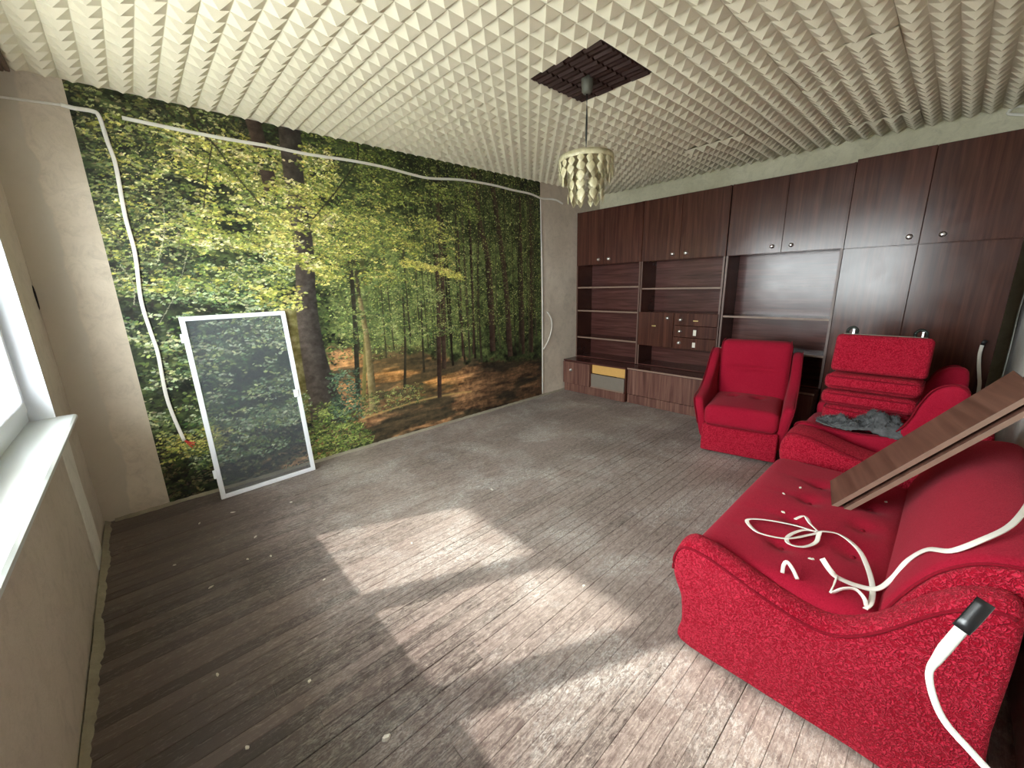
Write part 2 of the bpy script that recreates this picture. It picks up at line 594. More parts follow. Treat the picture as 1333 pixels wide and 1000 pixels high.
wall_back = struct(boxo('wall_back', (-T, ROOM_Y, -0.05), (ROOM_X + T, ROOM_Y + T, ROOM_H + 0.15), M['plaster_mural']))
wall_right = struct(boxo('wall_right', (ROOM_X, FRONT_Y - T, -0.05), (ROOM_X + T, ROOM_Y, ROOM_H + 0.15), M['concrete']))
wall_front = struct(boxo('wall_front', (-T, FRONT_Y - T, -0.05), (ROOM_X, FRONT_Y, ROOM_H + 0.15), M['plaster_front']))
bm = bmesh.new()
y0, y1 = FRONT_Y, ROOM_Y
box(bm, (-T, y0, -0.05), (0, y1, WIN_Z0 - 0.03))
box(bm, (-T, y0, WIN_Z1), (0, y1, ROOM_H + 0.15))
box(bm, (-T, y0, WIN_Z0 - 0.03), (0, WIN_Y0, WIN_Z1))
box(bm, (-T, WIN_Y1, WIN_Z0 - 0.03), (0, y1, WIN_Z1))
wall_left = struct(obj('wall_left', bm, M['plaster_window']))
# lighter vertical filler strip below the sill end
bm = bmesh.new()
loft(bm, [[Vector((x, y + 0.012 * math.sin(z * 13 + y * 7), z)) for x, y in ((0.0, 3.17), (0.004, 3.18), (0.004, 3.42), (0.0, 3.43))]
          for z in [0.01 + 0.078 * k for k in range(11)]])
obj('filler_strip', bm, M['plaster_strip'], wall_left)
# broken hole in the corner, its shaded inside painted as a thin black patch
bm = bmesh.new()
ring = [(0.0 + 0.001, 3.787 + 0.026 * math.cos(a) * (1 + 0.2 * math.sin(3 * a)), 1.435 + 0.07 * math.sin(a)) for a in [2 * math.pi * k / 14 for k in range(14)]]
loft(bm, [[Vector(p) for p in ring], [Vector((0.004, 3.79 + (p[1] - 3.79) * .8, 1.435 + (p[2] - 1.435) * .85)) for p in ring]])
obj('hole_dark_patch', bm, M['black'], wall_left)
# raised concrete beam above the wardrobe end of the cabinet wall
trim = struct(boxo('trim_1', (ROOM_X - 0.02, FRONT_Y, 2.30), (ROOM_X, 1.30, ROOM_H), M['concrete']))
# rough mortar edge along the floor of the window wall and the mural wall
def rough_strip(name, a, b, w, hgt, inward, seed):
    r = random.Random(seed)
    A, B = Vector(a), Vector(b)
    n = int((B - A).length / 0.025)
    inn = Vector(inward)
    rings = []
    for i in range(n + 1):
        p = A.lerp(B, i / n)
        ww = w * (r.uniform(0.85, 1.1) + 0.25 * math.sin(i * 0.31) * math.sin(i * 0.11))
        hh = hgt * r.uniform(0.85, 1.15)
        rings.append([p, p + inn * ww, p + inn * ww * 0.75 + Vector((0, 0, hh * 0.4)), p + inn * ww * 0.2 + Vector((0, 0, hh))])
    bm = bmesh.new()
    loft(bm, rings)
    return struct(obj(name, bm, M['mortar']))
rough_strip('trim_2', (0, 0.1, 0), (0, 3.80, 0), 0.035, 0.02, (1, 0, 0), 3)
rough_strip('trim_3', (0.05, ROOM_Y, 0), (4.60, ROOM_Y, 0), 0.03, 0.018, (0, -1, 0), 4)

# floor with single boards
floor = struct(boxo('floor', (-T, FRONT_Y - T, -0.12), (ROOM_X + T, ROOM_Y + T, -0.012), M['gap']))
PW = 0.058
row = 0
y = FRONT_Y
rr = random.Random(21)
while y < ROOM_Y - 0.005:
    yb = min(y + PW, ROOM_Y)
    x = 0.0
    first = True
    while x < ROOM_X - 0.01:
        ln = rr.uniform(0.5, 2.6) if first else rr.uniform(1.9, 2.8)
        first = False
        xb = x + ln
        if ROOM_X - xb < 0.5:
            xb = ROOM_X
        g = rr.choice((0.0002, 0.0003, 0.0004, 0.0008, 0.0008, 0.0022))
        dz = rr.uniform(-0.0012, 0.0008)
        bm = bmesh.new()
        box(bm, (x + 0.0006, y + g, -0.012), (xb - 0.0006, yb - 0.0001, dz))
        es = [e for e in bm.edges if all(v.co.z > -0.005 for v in e.verts)]
        bmesh.ops.bevel(bm, geom=es, offset=0.0013, segments=1, affect='EDGES')
        obj('floorboard', bm, M['floor'], floor)
        x = xb
    y = yb
    row += 1

# ceiling with pyramid foam tiles
ceiling = struct(boxo('ceiling', (-T, FRONT_Y - T, ROOM_H + 0.004), (ROOM_X + T, ROOM_Y + T, ROOM_H + 0.15), M['foam']))
PYR = 0.037
def tile_bm(x0, x1, y0, y1):
    """pyramids on a 0.1 m grid over the 0.5 m tile, cut to the given local extents"""
    bm = bmesh.new()
    e = 0.0015
    for i in range(5):
        for j in range(5):
            if i * 0.1 < x0 - 0.021 or (i + 1) * 0.1 > x1 + 0.011 or j * 0.1 < y0 - 0.021 or (j + 1) * 0.1 > y1 + 0.011:
                continue
            ax, ay = i * 0.1 + e, j * 0.1 + e
            bx, by = (i + 1) * 0.1 - e, (j + 1) * 0.1 - e
            q = [bm.verts.new(p) for p in ((ax, ay, -0.004), (bx, ay, -0.004), (bx, by, -0.004), (ax, by, -0.004))]
            t = bm.verts.new(((ax + bx) / 2, (ay + by) / 2, -0.004 - PYR))
            for k in range(4):
                bm.faces.new((q[(k + 1) % 4], q[k], t))
    zt = -0.003
    q = [bm.verts.new(p) for p in ((0.0008, 0.0008, zt), (0.4992, 0.0008, zt), (0.4992, 0.4992, zt), (0.0008, 0.4992, zt))]
    w = [bm.verts.new((v.co.x, v.co.y, 0.003)) for v in q]
    bm.faces.new(list(reversed(q)))
    for k in range(4):
        bm.faces.new((q[k], q[(k + 1) % 4], w[(k + 1) % 4], w[k]))
    for co, no in (((x0, 0, 0), (-1, 0, 0)), ((x1, 0, 0), (1, 0, 0)), ((0, y0, 0), (0, -1, 0)), ((0, y1, 0), (0, 1, 0))):
        lim = abs(co[0] + co[1])
        if lim < 1e-6 or abs(lim - 0.5) < 1e-6:
            continue
        bmesh.ops.bisect_plane(bm, geom=bm.verts[:] + bm.edges[:] + bm.faces[:], plane_co=co, plane_no=no, clear_outer=True)
    return bm
tile_cache = {}
TX0, TY0 = 0.32 - 0.5, 0.18 - 0.5
rt_ = random.Random(5)
for ix in range(12):
    for iy in range(9):
        ox, oy = TX0 + 0.5 * ix, TY0 + 0.5 * iy
        lx0, lx1 = max(0, -ox), min(0.5, ROOM_X - ox)
        ly0, ly1 = max(0, FRONT_Y - oy), min(0.5, ROOM_Y - oy)
        if lx1 - lx0 < 0.01 or ly1 - ly0 < 0.01:
            continue
        if abs(ox - 2.32) < 0.01 and abs(oy - 1.68) < 0.01:
            continue
        key = tuple(round(v, 3) for v in (lx0, lx1, ly0, ly1))
        if key not in tile_cache:
            o = obj('ceiling_tile', tile_bm(*key), M['foam'], ceiling)
            tile_cache[key] = o.data
        else:
            o = link(bpy.data.objects.new('ceiling_tile', tile_cache[key]), ceiling)
        o.location = (ox, oy, ROOM_H - rt_.uniform(0.0, 0.0025))
        o.rotation_euler = (rt_.gauss(0, 0.0016), rt_.gauss(0, 0.0016), 0)
        sag = {(9, 4): (-0.030, -0.055, 0.016), (7, 2): (0.020, -0.040, 0.016), (10, 2): (0.012, -0.042, 0.018), (8, 1): (0.006, 0.012, 0.004), (6, 3): (0.0, 0.006, 0.0)}.get((ix, iy))
        if sag:     # sagging tiles towards the cabinets
            o.rotation_euler = (sag[0], sag[1], 0)
            o.location.z -= sag[2]

# brown ribbed tile around the lamp
bt = bmesh.new()
box(bt, (2.322, 1.682, ROOM_H - 0.004), (2.818, 2.178, ROOM_H + 0.003))
brown = obj('ceiling_tile', bt, M['brown_foam'], ceiling)
brown['label'] = 'dark brown ribbed foam ceiling tile'
for bi in range(4):
    for k in range(11):
        xx = 2.327 + 0.0449 * k
        bm = bmesh.new()
        ya, yb = 1.685 + 0.1235 * bi, 1.685 + 0.1235 * bi + 0.112
        hgt = 0.009 if (k + bi) % 2 else 0.013
        loft(bm, [[Vector((xx, yy, ROOM_H - 0.004)), Vector((xx + 0.036, yy, ROOM_H - 0.004)), Vector((xx + 0.025, yy, ROOM_H - 0.004 - hgt)),
                   Vector((xx + 0.011, yy, ROOM_H - 0.004 - hgt))] for yy in (ya, yb)])
        obj('rib', bm, M['brown_foam'], brown)

# ------------------------------------------------------------------ window
win = bpy.data.objects.new('window_1', None)
win.location = (-0.12, (WIN_Y0 + WIN_Y1) / 2, WIN_Z0)
C.objects.link(win)
win.empty_display_size = 0.1
struct(win)
def wbox(name, a, b, m_, par=win, bevel=0.004):
    L = Vector((-0.12, (WIN_Y0 + WIN_Y1) / 2, WIN_Z0))
    return boxo(name, Vector(a) - L, Vector(b) - L, m_, par, bevel)
FX0, FX1 = -0.155, -0.085
wbox('frame_rail', (FX0, WIN_Y0, WIN_Z0), (FX1, WIN_Y1, WIN_Z0 + 0.055), M['pvc'])
wbox('frame_rail', (FX0, WIN_Y0, WIN_Z1 - 0.055), (FX1, WIN_Y1, WIN_Z1), M['pvc'])
for a, b in ((WIN_Y0, WIN_Y0 + 0.055), (WIN_Y1 - 0.055, WIN_Y1)):
    wbox('frame_stile', (FX0, a, WIN_Z0 + 0.055), (FX1, b, WIN_Z1 - 0.055), M['pvc'])
panes = [(2.487, 3.187), (1.842, 2.367), (0.90, 1.715)]     # visible glass, y extents
GZ0, GZ1 = 0.955, 2.10
for a, b in ((2.367, 2.487), (1.715, 1.842)):
    mdl = (a + b) / 2
    wbox('mullion', (FX0, mdl - 0.018, WIN_Z0 + 0.055), (FX1, mdl + 0.018, WIN_Z1 - 0.055), M['pvc'])
for a, b in panes:
    sash_par = win
    SX0, SX1 = -0.15, -0.072
    s = wbox('sash', (SX0, a - 0.045, GZ0 - 0.055), (SX1, b + 0.045, GZ0), M['pvc'])
    wbox('sash', (SX0, a - 0.045, GZ1), (SX1, b + 0.045, GZ1 + 0.045), M['pvc'])
    wbox('sash', (SX0, a - 0.045, GZ0), (SX1, a, GZ1), M['pvc'])
    wbox('sash', (SX0, b, GZ0), (SX1, b + 0.045, GZ1), M['pvc'])
    wbox('pane', (-0.122, a - 0.005, GZ0 - 0.005), (-0.118, b + 0.005, GZ1 + 0.005), M['glass'], win, 0)
# jamb linings
wbox('jamb_lining', (-0.088, WIN_Y1 - 0.012, WIN_Z0), (0.003, WIN_Y1 + 0.001, WIN_Z1), M['pvc'], win, 0)
wbox('jamb_lining', (-0.088, WIN_Y0 - 0.001, WIN_Z0), (0.003, WIN_Y0 + 0.012, WIN_Z1), M['pvc'], win, 0)
wbox('jamb_lining', (-0.088, WIN_Y0, WIN_Z1 - 0.012), (0.003, WIN_Y1, WIN_Z1 + 0.001), M['pvc'], win, 0)
# sill board with rounded nose
prof = [(-0.09, WIN_Z0 - 0.03), (0.055, WIN_Z0 - 0.03), (0.062, WIN_Z0 - 0.034), (0.07, WIN_Z0 - 0.03), (0.076, WIN_Z0 - 0.018), (0.075, WIN_Z0 - 0.006), (0.066, WIN_Z0), (-0.09, WIN_Z0)]
bm = bmesh.new()
L = Vector((-0.12, (WIN_Y0 + WIN_Y1) / 2, WIN_Z0))
loft(bm, [[Vector((a, yy, b)) - L for a, b in prof] for yy in (WIN_Y0 - 0.03, WIN_Y1 + 0.005)])
obj('window_sill', bm, M['sill'], win)
struct(boxo('ground', (-60, -50, -8.2), (-3, 60, -8.0), M['outside_ground']))
# the balcony slab of the floor above, outside
struct(boxo('balcony_slab', (-1.10, -2.5, 2.75), (-T, 7.5, 2.92), M['outside']))
# sky portal in the opening
pl = bpy.data.lights.new('window_portal', 'AREA')
pl.shape = 'RECTANGLE'
pl.size, pl.size_y = WIN_Z1 - WIN_Z0, WIN_Y1 - WIN_Y0
pl.cycles.is_portal = True
po = bpy.data.objects.new('window_portal', pl)
po.location = (-0.17, (WIN_Y0 + WIN_Y1) / 2, (WIN_Z0 + WIN_Z1) / 2)
po.rotation_euler = (0, math.radians(-90), 0)
C.objects.link(po)

# ------------------------------------------------------------------ forest mural
def paint_mural(x0, x1, z0, z1, step):
    NX, NZ = int(round((x1 - x0) / step)) + 1, int(round((z1 - z0) / step)) + 1
    xs = np.linspace(x0, x1, NX)
    zs = np.linspace(z0, z1, NZ)
    X, Z = np.meshgrid(xs, zs)
    def vnoise(sx, sz, seed):
        g = np.random.default_rng(seed)
        gx, gz = int((x1 - x0) / sx) + 3, int((z1 - z0) / sz) + 3
        G = g.random((gz, gx))
        u, v = (X - x0) / sx, (Z - z0) / sz
        i, j = u.astype(int), v.astype(int)
        fu, fv = u - i, v - j
        fu, fv = fu * fu * (3 - 2 * fu), fv * fv * (3 - 2 * fv)
        return (G[j, i] * (1 - fu) + G[j, i + 1] * fu) * (1 - fv) + (G[j + 1, i] * (1 - fu) + G[j + 1, i + 1] * fu) * fv
    def fbm(sx, sz, seed, oct_=4):
        t, a, w = 0, 0, 1.0
        for k in range(oct_):
            t = t + w * vnoise(sx / 2 ** k, sz / 2 ** k, seed + k)
            a += w
            w *= 0.62
        return t / a
    def blob(cx, cz, rx, rz):
        return np.exp(-(((X - cx) / rx) ** 2 + ((Z - cz) / rz) ** 2))
    c = lambda *v: np.array(v, float)
    n1, n2, n3 = fbm(0.5, 0.4, 1), fbm(0.13, 0.1, 9), fbm(0.035, 0.03, 17, 3)
    img = np.empty((NZ, NX, 3))
    img[:] = c(34, 42, 22)
    img += (n2[..., None] - 0.45) * c(95, 110, 60) + (n3[..., None] - 0.5) * c(80, 90, 50)
    # light hazy clearing behind the trunks
    lt = np.clip(1.1 * blob(2.45, 1.15, 0.62, 0.5) + 0.75 * blob(2.1, 1.75, 0.7, 0.45) + 0.5 * blob(1.75, 1.1, 0.3, 0.4) + 0.6 * blob(3.4, 1.5, 0.75, 0.9), 0, 1)
    img = img * (1 - 0.75 * lt[..., None]) + lt[..., None] * 0.75 * (c(104, 116, 62) + (n2[..., None] - 0.5) * c(150, 150, 90) + (n3[..., None] - .5) * c(90, 95, 50))
    # forest floor
    gl = np.interp(xs, [0.3, 1.4, 1.53, 1.95, 2.3, 2.7, 3.3, 4.15], [-.2, 0.4, 1.0, 0.89, 0.87, 0.74, 0.6, 0.5])[None, :] + (n2 - 0.5) * 0.22
    gm = np.clip((gl - Z) / 0.05, 0, 1)[..., None]
    st = fbm(0.22, 0.035, 31)
    gcol = c(134, 100, 66) + (st[..., None] - 0.5) * c(220, 165, 110) + (n3[..., None] - 0.5) * c(110, 90, 60)
    gcol = gcol + np.clip(blob(2.05, .72, .45, .2) + blob(2.5, .45, .35, .12), 0, 1)[..., None] * c(52, 34, 6)
    sh = np.clip((fbm(0.45, 0.12, 41) - 0.47) * 7, 0, 1)[..., None]
    gcol = gcol * (1 - 0.62 * sh) + c(34, 40, 30) * 0.62 * sh
    dk = np.clip((X - 2.9) / 0.8, 0, 0.4)[..., None]
    gcol = gcol * (1 - dk)
    img = img * (1 - gm) + gcol * gm
    # sunlit strip of path
    pz = 0.27 + 0.05 * np.sin((xs - 1.7) * 2.2)
    pm = np.clip(1 - np.abs(Z - pz[None, :]) / 0.016, 0, 1) * ((X > 1.72) & (X < 3.0))
    img = img * (1 - 0.8 * pm[..., None]) + c(196, 164, 96) * 0.8 * pm[..., None]

    def stroke(pts, wds, col, noise_amp=26, light=None, soft=0.004):
        P = catmull([(a, b, 0) for a, b in pts], 10)
        pz_ = np.array([p.y for p in P])
        px_ = np.array([p.x for p in P])
        o = np.argsort(pz_)
        pz_, px_ = pz_[o], px_[o]
        wd = np.interp(np.linspace(0, 1, len(P)), np.linspace(0, 1, len(wds)), wds)
        cx = np.interp(zs, pz_, px_)
        hw = np.interp(zs, pz_, wd) / 2
        t = (X - cx[:, None]) / hw[:, None]
        msk = np.clip((1 - np.abs(t)) * hw[:, None] / soft, 0, 1) * ((zs >= pz_[0]) & (zs <= pz_[-1]))[:, None]
        cc = c(*col) + (n3[..., None] - 0.5) * noise_amp * 2
        if light is not None:
            cc = cc + np.clip(t, -1, 1)[..., None] * c(*light)
        img[:] = img * (1 - msk[..., None]) + cc * msk[..., None]

    def line(pts, w, col):
        P = catmull([(a, b, 0) for a, b in pts], 24)
        for p in P:
            i, j = (p.x - x0) / step, (p.y - z0) / step
            r = max(w / 2 / step - 0.5, 0.0)
            i0, i1, j0, j1 = int(i - r), int(i + r) + 1, int(j - r), int(j + r) + 1
            if i0 < 0 or j0 < 0 or i1 > NX or j1 > NZ:
                continue
            img[j0:j1, i0:i1] = 0.25 * img[j0:j1, i0:i1] + 0.75 * c(*col)

    g = np.random.default_rng(77)
    # leaf painter ---------------------------------------------------------
    def leaves(n, xr, zr, size, cols, dens=None, flat=0.5, spray=1, jitter=14):
        k = 0
        tries = 0
        while k < n and tries < n * 6:
            tries += 1
            x, z = g.uniform(*xr), g.uniform(*zr)
            if dens is not None and g.random() > dens(x, z):
                continue
            base = c(*cols[g.integers(len(cols))])
            dirn = g.normal(-0.15, 0.35) + (math.pi if g.random() < 0.5 else 0)
            for s in range(spray):
                lx = x + math.cos(dirn) * s * size * 1.15 + g.normal(0, size * 0.5)
                lz = z + math.sin(dirn) * s * size * 1.15 + g.normal(0, size * 0.42)
                a = size * g.uniform(0.55, 1.2)
                b = a * g.uniform(0.3, 0.55)
                th = g.normal(0, flat)
                col = base * g.uniform(0.66, 1.22) + g.normal(0, jitter) * c(.6, .6, .4) + g.normal(0, 4, 3)
                ci, cj = (lx - x0) / step, (lz - z0) / step
                r = a / step + 1
                i0, i1, j0, j1 = max(0, int(ci - r)), min(NX, int(ci + r) + 2), max(0, int(cj - r)), min(NZ, int(cj + r) + 2)
                if i1 <= i0 or j1 <= j0:
                    continue
                dx = (np.arange(i0, i1) - ci)[None, :] * step
                dz = (np.arange(j0, j1) - cj)[:, None] * step
                u = dx * math.cos(th) + dz * math.sin(th)
                v = -dx * math.sin(th) + dz * math.cos(th)
                mk = np.abs(v) < b * (1 - (u / a) ** 2)
                reg = img[j0:j1, i0:i1]
                reg[mk] = col
                k += 1
    bl = lambda cx, cz, rx, rz: (lambda x, z: math.exp(-(((x - cx) / rx) ** 2 + ((z - cz) / rz) ** 2)))
    # far foliage
    leaves(9000, (1.5, 4.15), (0.8, 2.6), 0.0105, [(92, 102, 52), (68, 80, 38), (118, 128, 66), (46, 56, 28), (144, 150, 84)])
    leaves(4200, (1.6, 3.1), (0.85, 1.75), 0.0105, [(120, 130, 70), (96, 112, 60), (150, 156, 92), (78, 96, 54)])
    leaves(2600, (0.33, 1.6), (0.2, 2.6), 0.02, [(58, 74, 36), (40, 52, 28), (84, 100, 48), (28, 34, 20)])
    # far slim trunks, thick on the right
    for k in range(26):
        xx = g.uniform(2.55, 4.12)
        ww = g.uniform(0.012, 0.035)
        cc = g.choice([22, 30, 44, 58])
        stroke([(xx + g.normal(0, .03), 2.55), (xx + g.normal(0, 0.02), 1.5), (xx + g.normal(0, .02), g.uniform(.55, .85))], [ww, ww * 0.6], (cc + 6, cc, cc * 0.7), 12)
    for k in range(7):
        xx = g.uniform(1.65, 2.5)
        stroke([(xx, g.uniform(1.5, 2.2)), (xx + g.normal(0, .02), g.uniform(.8, 1.0))], [0.018, 0.012], (50, 48, 30), 14)
    for k in range(12):
        xx = g.uniform(2.0, 4.1)
        stroke([(xx, 2.3), (xx + g.normal(0, .02), 0.9)], [0.006, 0.006], (150, 160, 84), 20)
    for P, w in (([(2.71, 2.31), (2.71, 1.97), (2.71, 1.53), (2.66, .6)], .05), ([(3.08, 2.55), (3.09, 1.99), (3.08, 1.24), (3.05, .7)], .025),
                 ([(3.16, 2.55), (3.22, 2.07), (3.32, 1.61), (3.33, .7)], .075), ([(3.4, 2.5), (3.47, 2.09), (3.56, 1.42), (3.6, .6)], .075),
                 ([(3.81, 2.4), (3.82, .6)], .05), ([(3.98, 2.4), (3.97, .6)], .045), ([(2.93, 1.98), (2.91, .7)], .03), ([(2.66, 1.75), (2.64, 1.23), (2.58, .3)], .05)):
        stroke(P, [w * 1.15, w * 0.85], (58, 43, 33), 20, (16, 13, 9))
    leaves(6500, (2.5, 4.15), (1.0, 2.6), 0.0095, [(106, 114, 60), (84, 94, 48), (136, 142, 78), (58, 66, 34), (40, 44, 24), (158, 162, 100)])
    # mid trunks in the clearing
    stroke([(2.26, 1.35), (2.24, .9), (2.19, .46)], [.034, .022], (46, 42, 28), 14, (10, 10, 6))
    stroke([(2.45, 1.3), (2.43, .9), (2.42, .6)], [.03, .02], (44, 40, 26), 14)
    stroke([(1.8, 1.95), (1.8, 1.54), (1.78, 1.12), (1.73, .48)], [.05, .035], (42, 40, 28), 16, (8, 8, 5))
    stroke([(1.90, 1.9), (1.9, 1.5)], [.05, .04], (70, 72, 40), 18)
    stroke([(1.86, 1.05), (1.83, .8), (1.77, .42)], [.045, .03], (110, 104, 56), 20, (-16, -14, -8))
    stroke([(1.845, 1.8), (1.845, 1.36)], [.04, .03], (58, 54, 36), 20)
    stroke([(1.85, 1.36), (1.87, 1.02), (1.87, .7), (1.86, .34)], [.085, .04], (116, 104, 66), 26, (-44, -40, -26))
    # small saplings
    for k in range(16):
        xx, zz = g.uniform(.4, 1.25), g.uniform(.3, 1.7)
        line([(xx, zz), (xx + g.normal(.03, .03), zz - .15), (xx + g.normal(.04, .04), zz - .32)], 0.006, (44, 40, 30))
    # near foliage: left bushes, yellow canopy, lower greens
    yel = [(164, 162, 76), (140, 146, 68), (192, 186, 104), (112, 120, 56), (212, 206, 146)]
    gre = [(116, 128, 66), (88, 104, 54), (148, 156, 92), (62, 76, 44), (174, 178, 126)]
    blu = [(98, 116, 76), (74, 94, 60), (132, 148, 104), (50, 64, 44), (164, 174, 132)]
    drk = [(34, 38, 24), (24, 28, 18), (46, 50, 30)]
    nh_ = fbm(0.30, 0.11, 57, 3) * 0.65 + n2 * 0.35
    def vn(x, z):
        a, b = int((x - x0) / step), int((z - z0) / step)
        return nh_[min(max(b, 0), NZ - 1), min(max(a, 0), NX - 1)]
    gap = lambda f, t=0.47: (lambda x, z: max(0.0, f(x, z)) * min(1.0, max(0.05, (vn(x, z) - t + 0.06) / 0.12)))
    leaves(1800, (.33, 1.4), (.1, 2.6), 0.018, drk, None, .5, 3)
    leaves(6400, (.33, 1.42), (.35, 1.75), 0.0135, blu + gre, gap(lambda x, z: .9), .4, 5)
    leaves(4200, (.33, 1.5), (1.45, 2.1), 0.0135, gre + yel[:2], gap(lambda x, z: .9), .4, 5)
    leaves(2000, (.33, 1.2), (2.3, 2.6), 0.0125, [(60, 66, 36), (90, 92, 48), (40, 44, 26), (158, 158, 104)], None, .5, 3)
    leaves(7800, (.42, 1.75), (1.72, 2.46), 0.0135, yel + gre[:1], gap(lambda x, z: .95, .45), .4, 6)
    leaves(2000, (.33, .75), (1.55, 2.4), 0.013, [(62, 72, 42), (40, 46, 28), (116, 122, 76)], None, .45, 3)
    leaves(7200, (1.5, 2.95), (1.45, 2.4), 0.0115, yel[:4] + gre[:2], gap(lambda x, z: max(bl(1.75, 1.75, .5, .45)(x, z), .95 * bl(2.4, 1.88, .5, .28)(x, z)), .44), .35, 6)
    leaves(3200, (1.5, 3.2), (2.05, 2.6), 0.0115, [(80, 96, 42), (108, 120, 54), (56, 70, 30), (138, 146, 74)], gap(lambda x, z: .9), .4, 4)
    leaves(2400, (1.62, 3.0), (.95, 1.5), 0.0105, [(116, 126, 68), (90, 104, 56), (148, 154, 94), (64, 80, 46)], gap(lambda x, z: .8), .4, 4)
    leaves(700, (2.3, 2.95), (1.5, 1.68), 0.012, [(196, 186, 96), (166, 164, 78)], lambda x, z: 1.0 if abs(z - (1.67 - .22 * (x - 2.3))) < .035 else 0, .3, 5)
    # the second trunk and the big trunk
    stroke([(1.235, 2.6), (1.26, 2.42)], [.095, .1], (62, 48, 38), 20, (-16, -14, -12))
    stroke([(1.275, 2.28), (1.29, 2.12)], [.1, .1], (58, 46, 38), 20, (-14, -12, -10))
    stroke([(1.28, 1.3), (1.31, .94), (1.31, .62), (1.32, .35)], [.1, .12], (108, 102, 58), 46, (-26, -22, -18))
    stroke([(1.47, 2.6), (1.455, 2.32), (1.45, 2.05), (1.45, 1.72), (1.41, 1.3), (1.41, .93), (1.43, .67), (1.46, .3)],
           [.30, .22, .18, .15, .145, .145, .155], (58, 52, 44), 22, (-18, -15, -12))
    # sprays crossing the trunk
    leaves(900, (1.28, 1.72), (1.98, 2.22), 0.0135, yel, gap(lambda x, z: .9, .46), .35, 5)
    leaves(420, (1.25, 1.66), (1.78, 2.0), 0.0135, yel, lambda x, z: 1.0 if z > 1.86 or x < 1.4 else .25, .35, 5)
    leaves(520, (1.28, 1.62), (1.52, 1.78), 0.0145, yel, lambda x, z: 1.0 if abs(z - (1.74 - .5 * (x - 1.28))) < .05 else 0.05, .3, 5)
    leaves(260, (1.12, 1.36), (1.30, 1.46), 0.0145, yel[:3], None, .35, 5)
    leaves(260, (1.4, 1.75), (2.3, 2.5), 0.013, yel, lambda x, z: 1.0 if x > 1.52 else .2, .35, 4)
    # lower bushes
    leaves(1300, (.33, 1.3), (0.0, .42), 0.015, [(38, 42, 28), (28, 30, 20), (74, 70, 46), (100, 96, 64)], None, .5, 3)
    leaves(1800, (.5, 1.3), (.2, .62), 0.0145, blu + gre[:2], gap(lambda x, z: .8), .5, 4)
    leaves(600, (.36, .75), (.3, .5), 0.012, yel[:4], lambda x, z: bl(.55, .4, .2, .08)(x, z), .4, 4)
    leaves(2300, (1.3, 1.8), (0.0, .5), 0.0135, [(112, 130, 62), (88, 106, 52), (142, 154, 82), (56, 70, 40)], lambda x, z: 1.0 if z < .5 - 1.05 * abs(x - 1.46) else .12, .5, 4)
    leaves(800, (1.5, 1.75), (.3, .75), 0.0125, [(74, 96, 68), (100, 120, 88), (50, 68, 52)], None, .5, 3)
    leaves(700, (1.75, 2.4), (.3, .5), 0.011, [(150, 150, 88), (120, 126, 70), (70, 80, 50)], None, .5, 3)
    # twigs in front
    line([(1.98, 2.59), (1.96, 2.47), (1.82, 2.28), (1.7, 2.14), (1.55, 1.98)], .011, (34, 30, 20))
    line([(2.01, 2.43), (2.17, 2.28), (2.46, 2.15)], .007, (36, 34, 22))
    line([(.88, 2.59), (.92, 2.46), (.99, 2.39), (1.09, 2.21), (1.2, 2.05)], .011, (40, 34, 22))
    line([(.97, 2.38), (.91, 2.19), (.86, 1.99)], .008, (40, 34, 22))
    line([(.65, 1.97), (.62, 1.8), (.56, 1.64)], .005, (190, 184, 150))
    line([(.72, 1.69), (.62, 1.45), (.5, 1.25)], .005, (176, 172, 140))
    line([(.38, 1.62), (.42, 1.5), (.40, 1.38)], .005, (170, 166, 136))
    # printed sheet joint across the middle
    j = int((1.335 - z0) / step)
    img[j] = img[j] * 0.72
    return NX, NZ, xs, zs, np.clip(img, 6, 250)

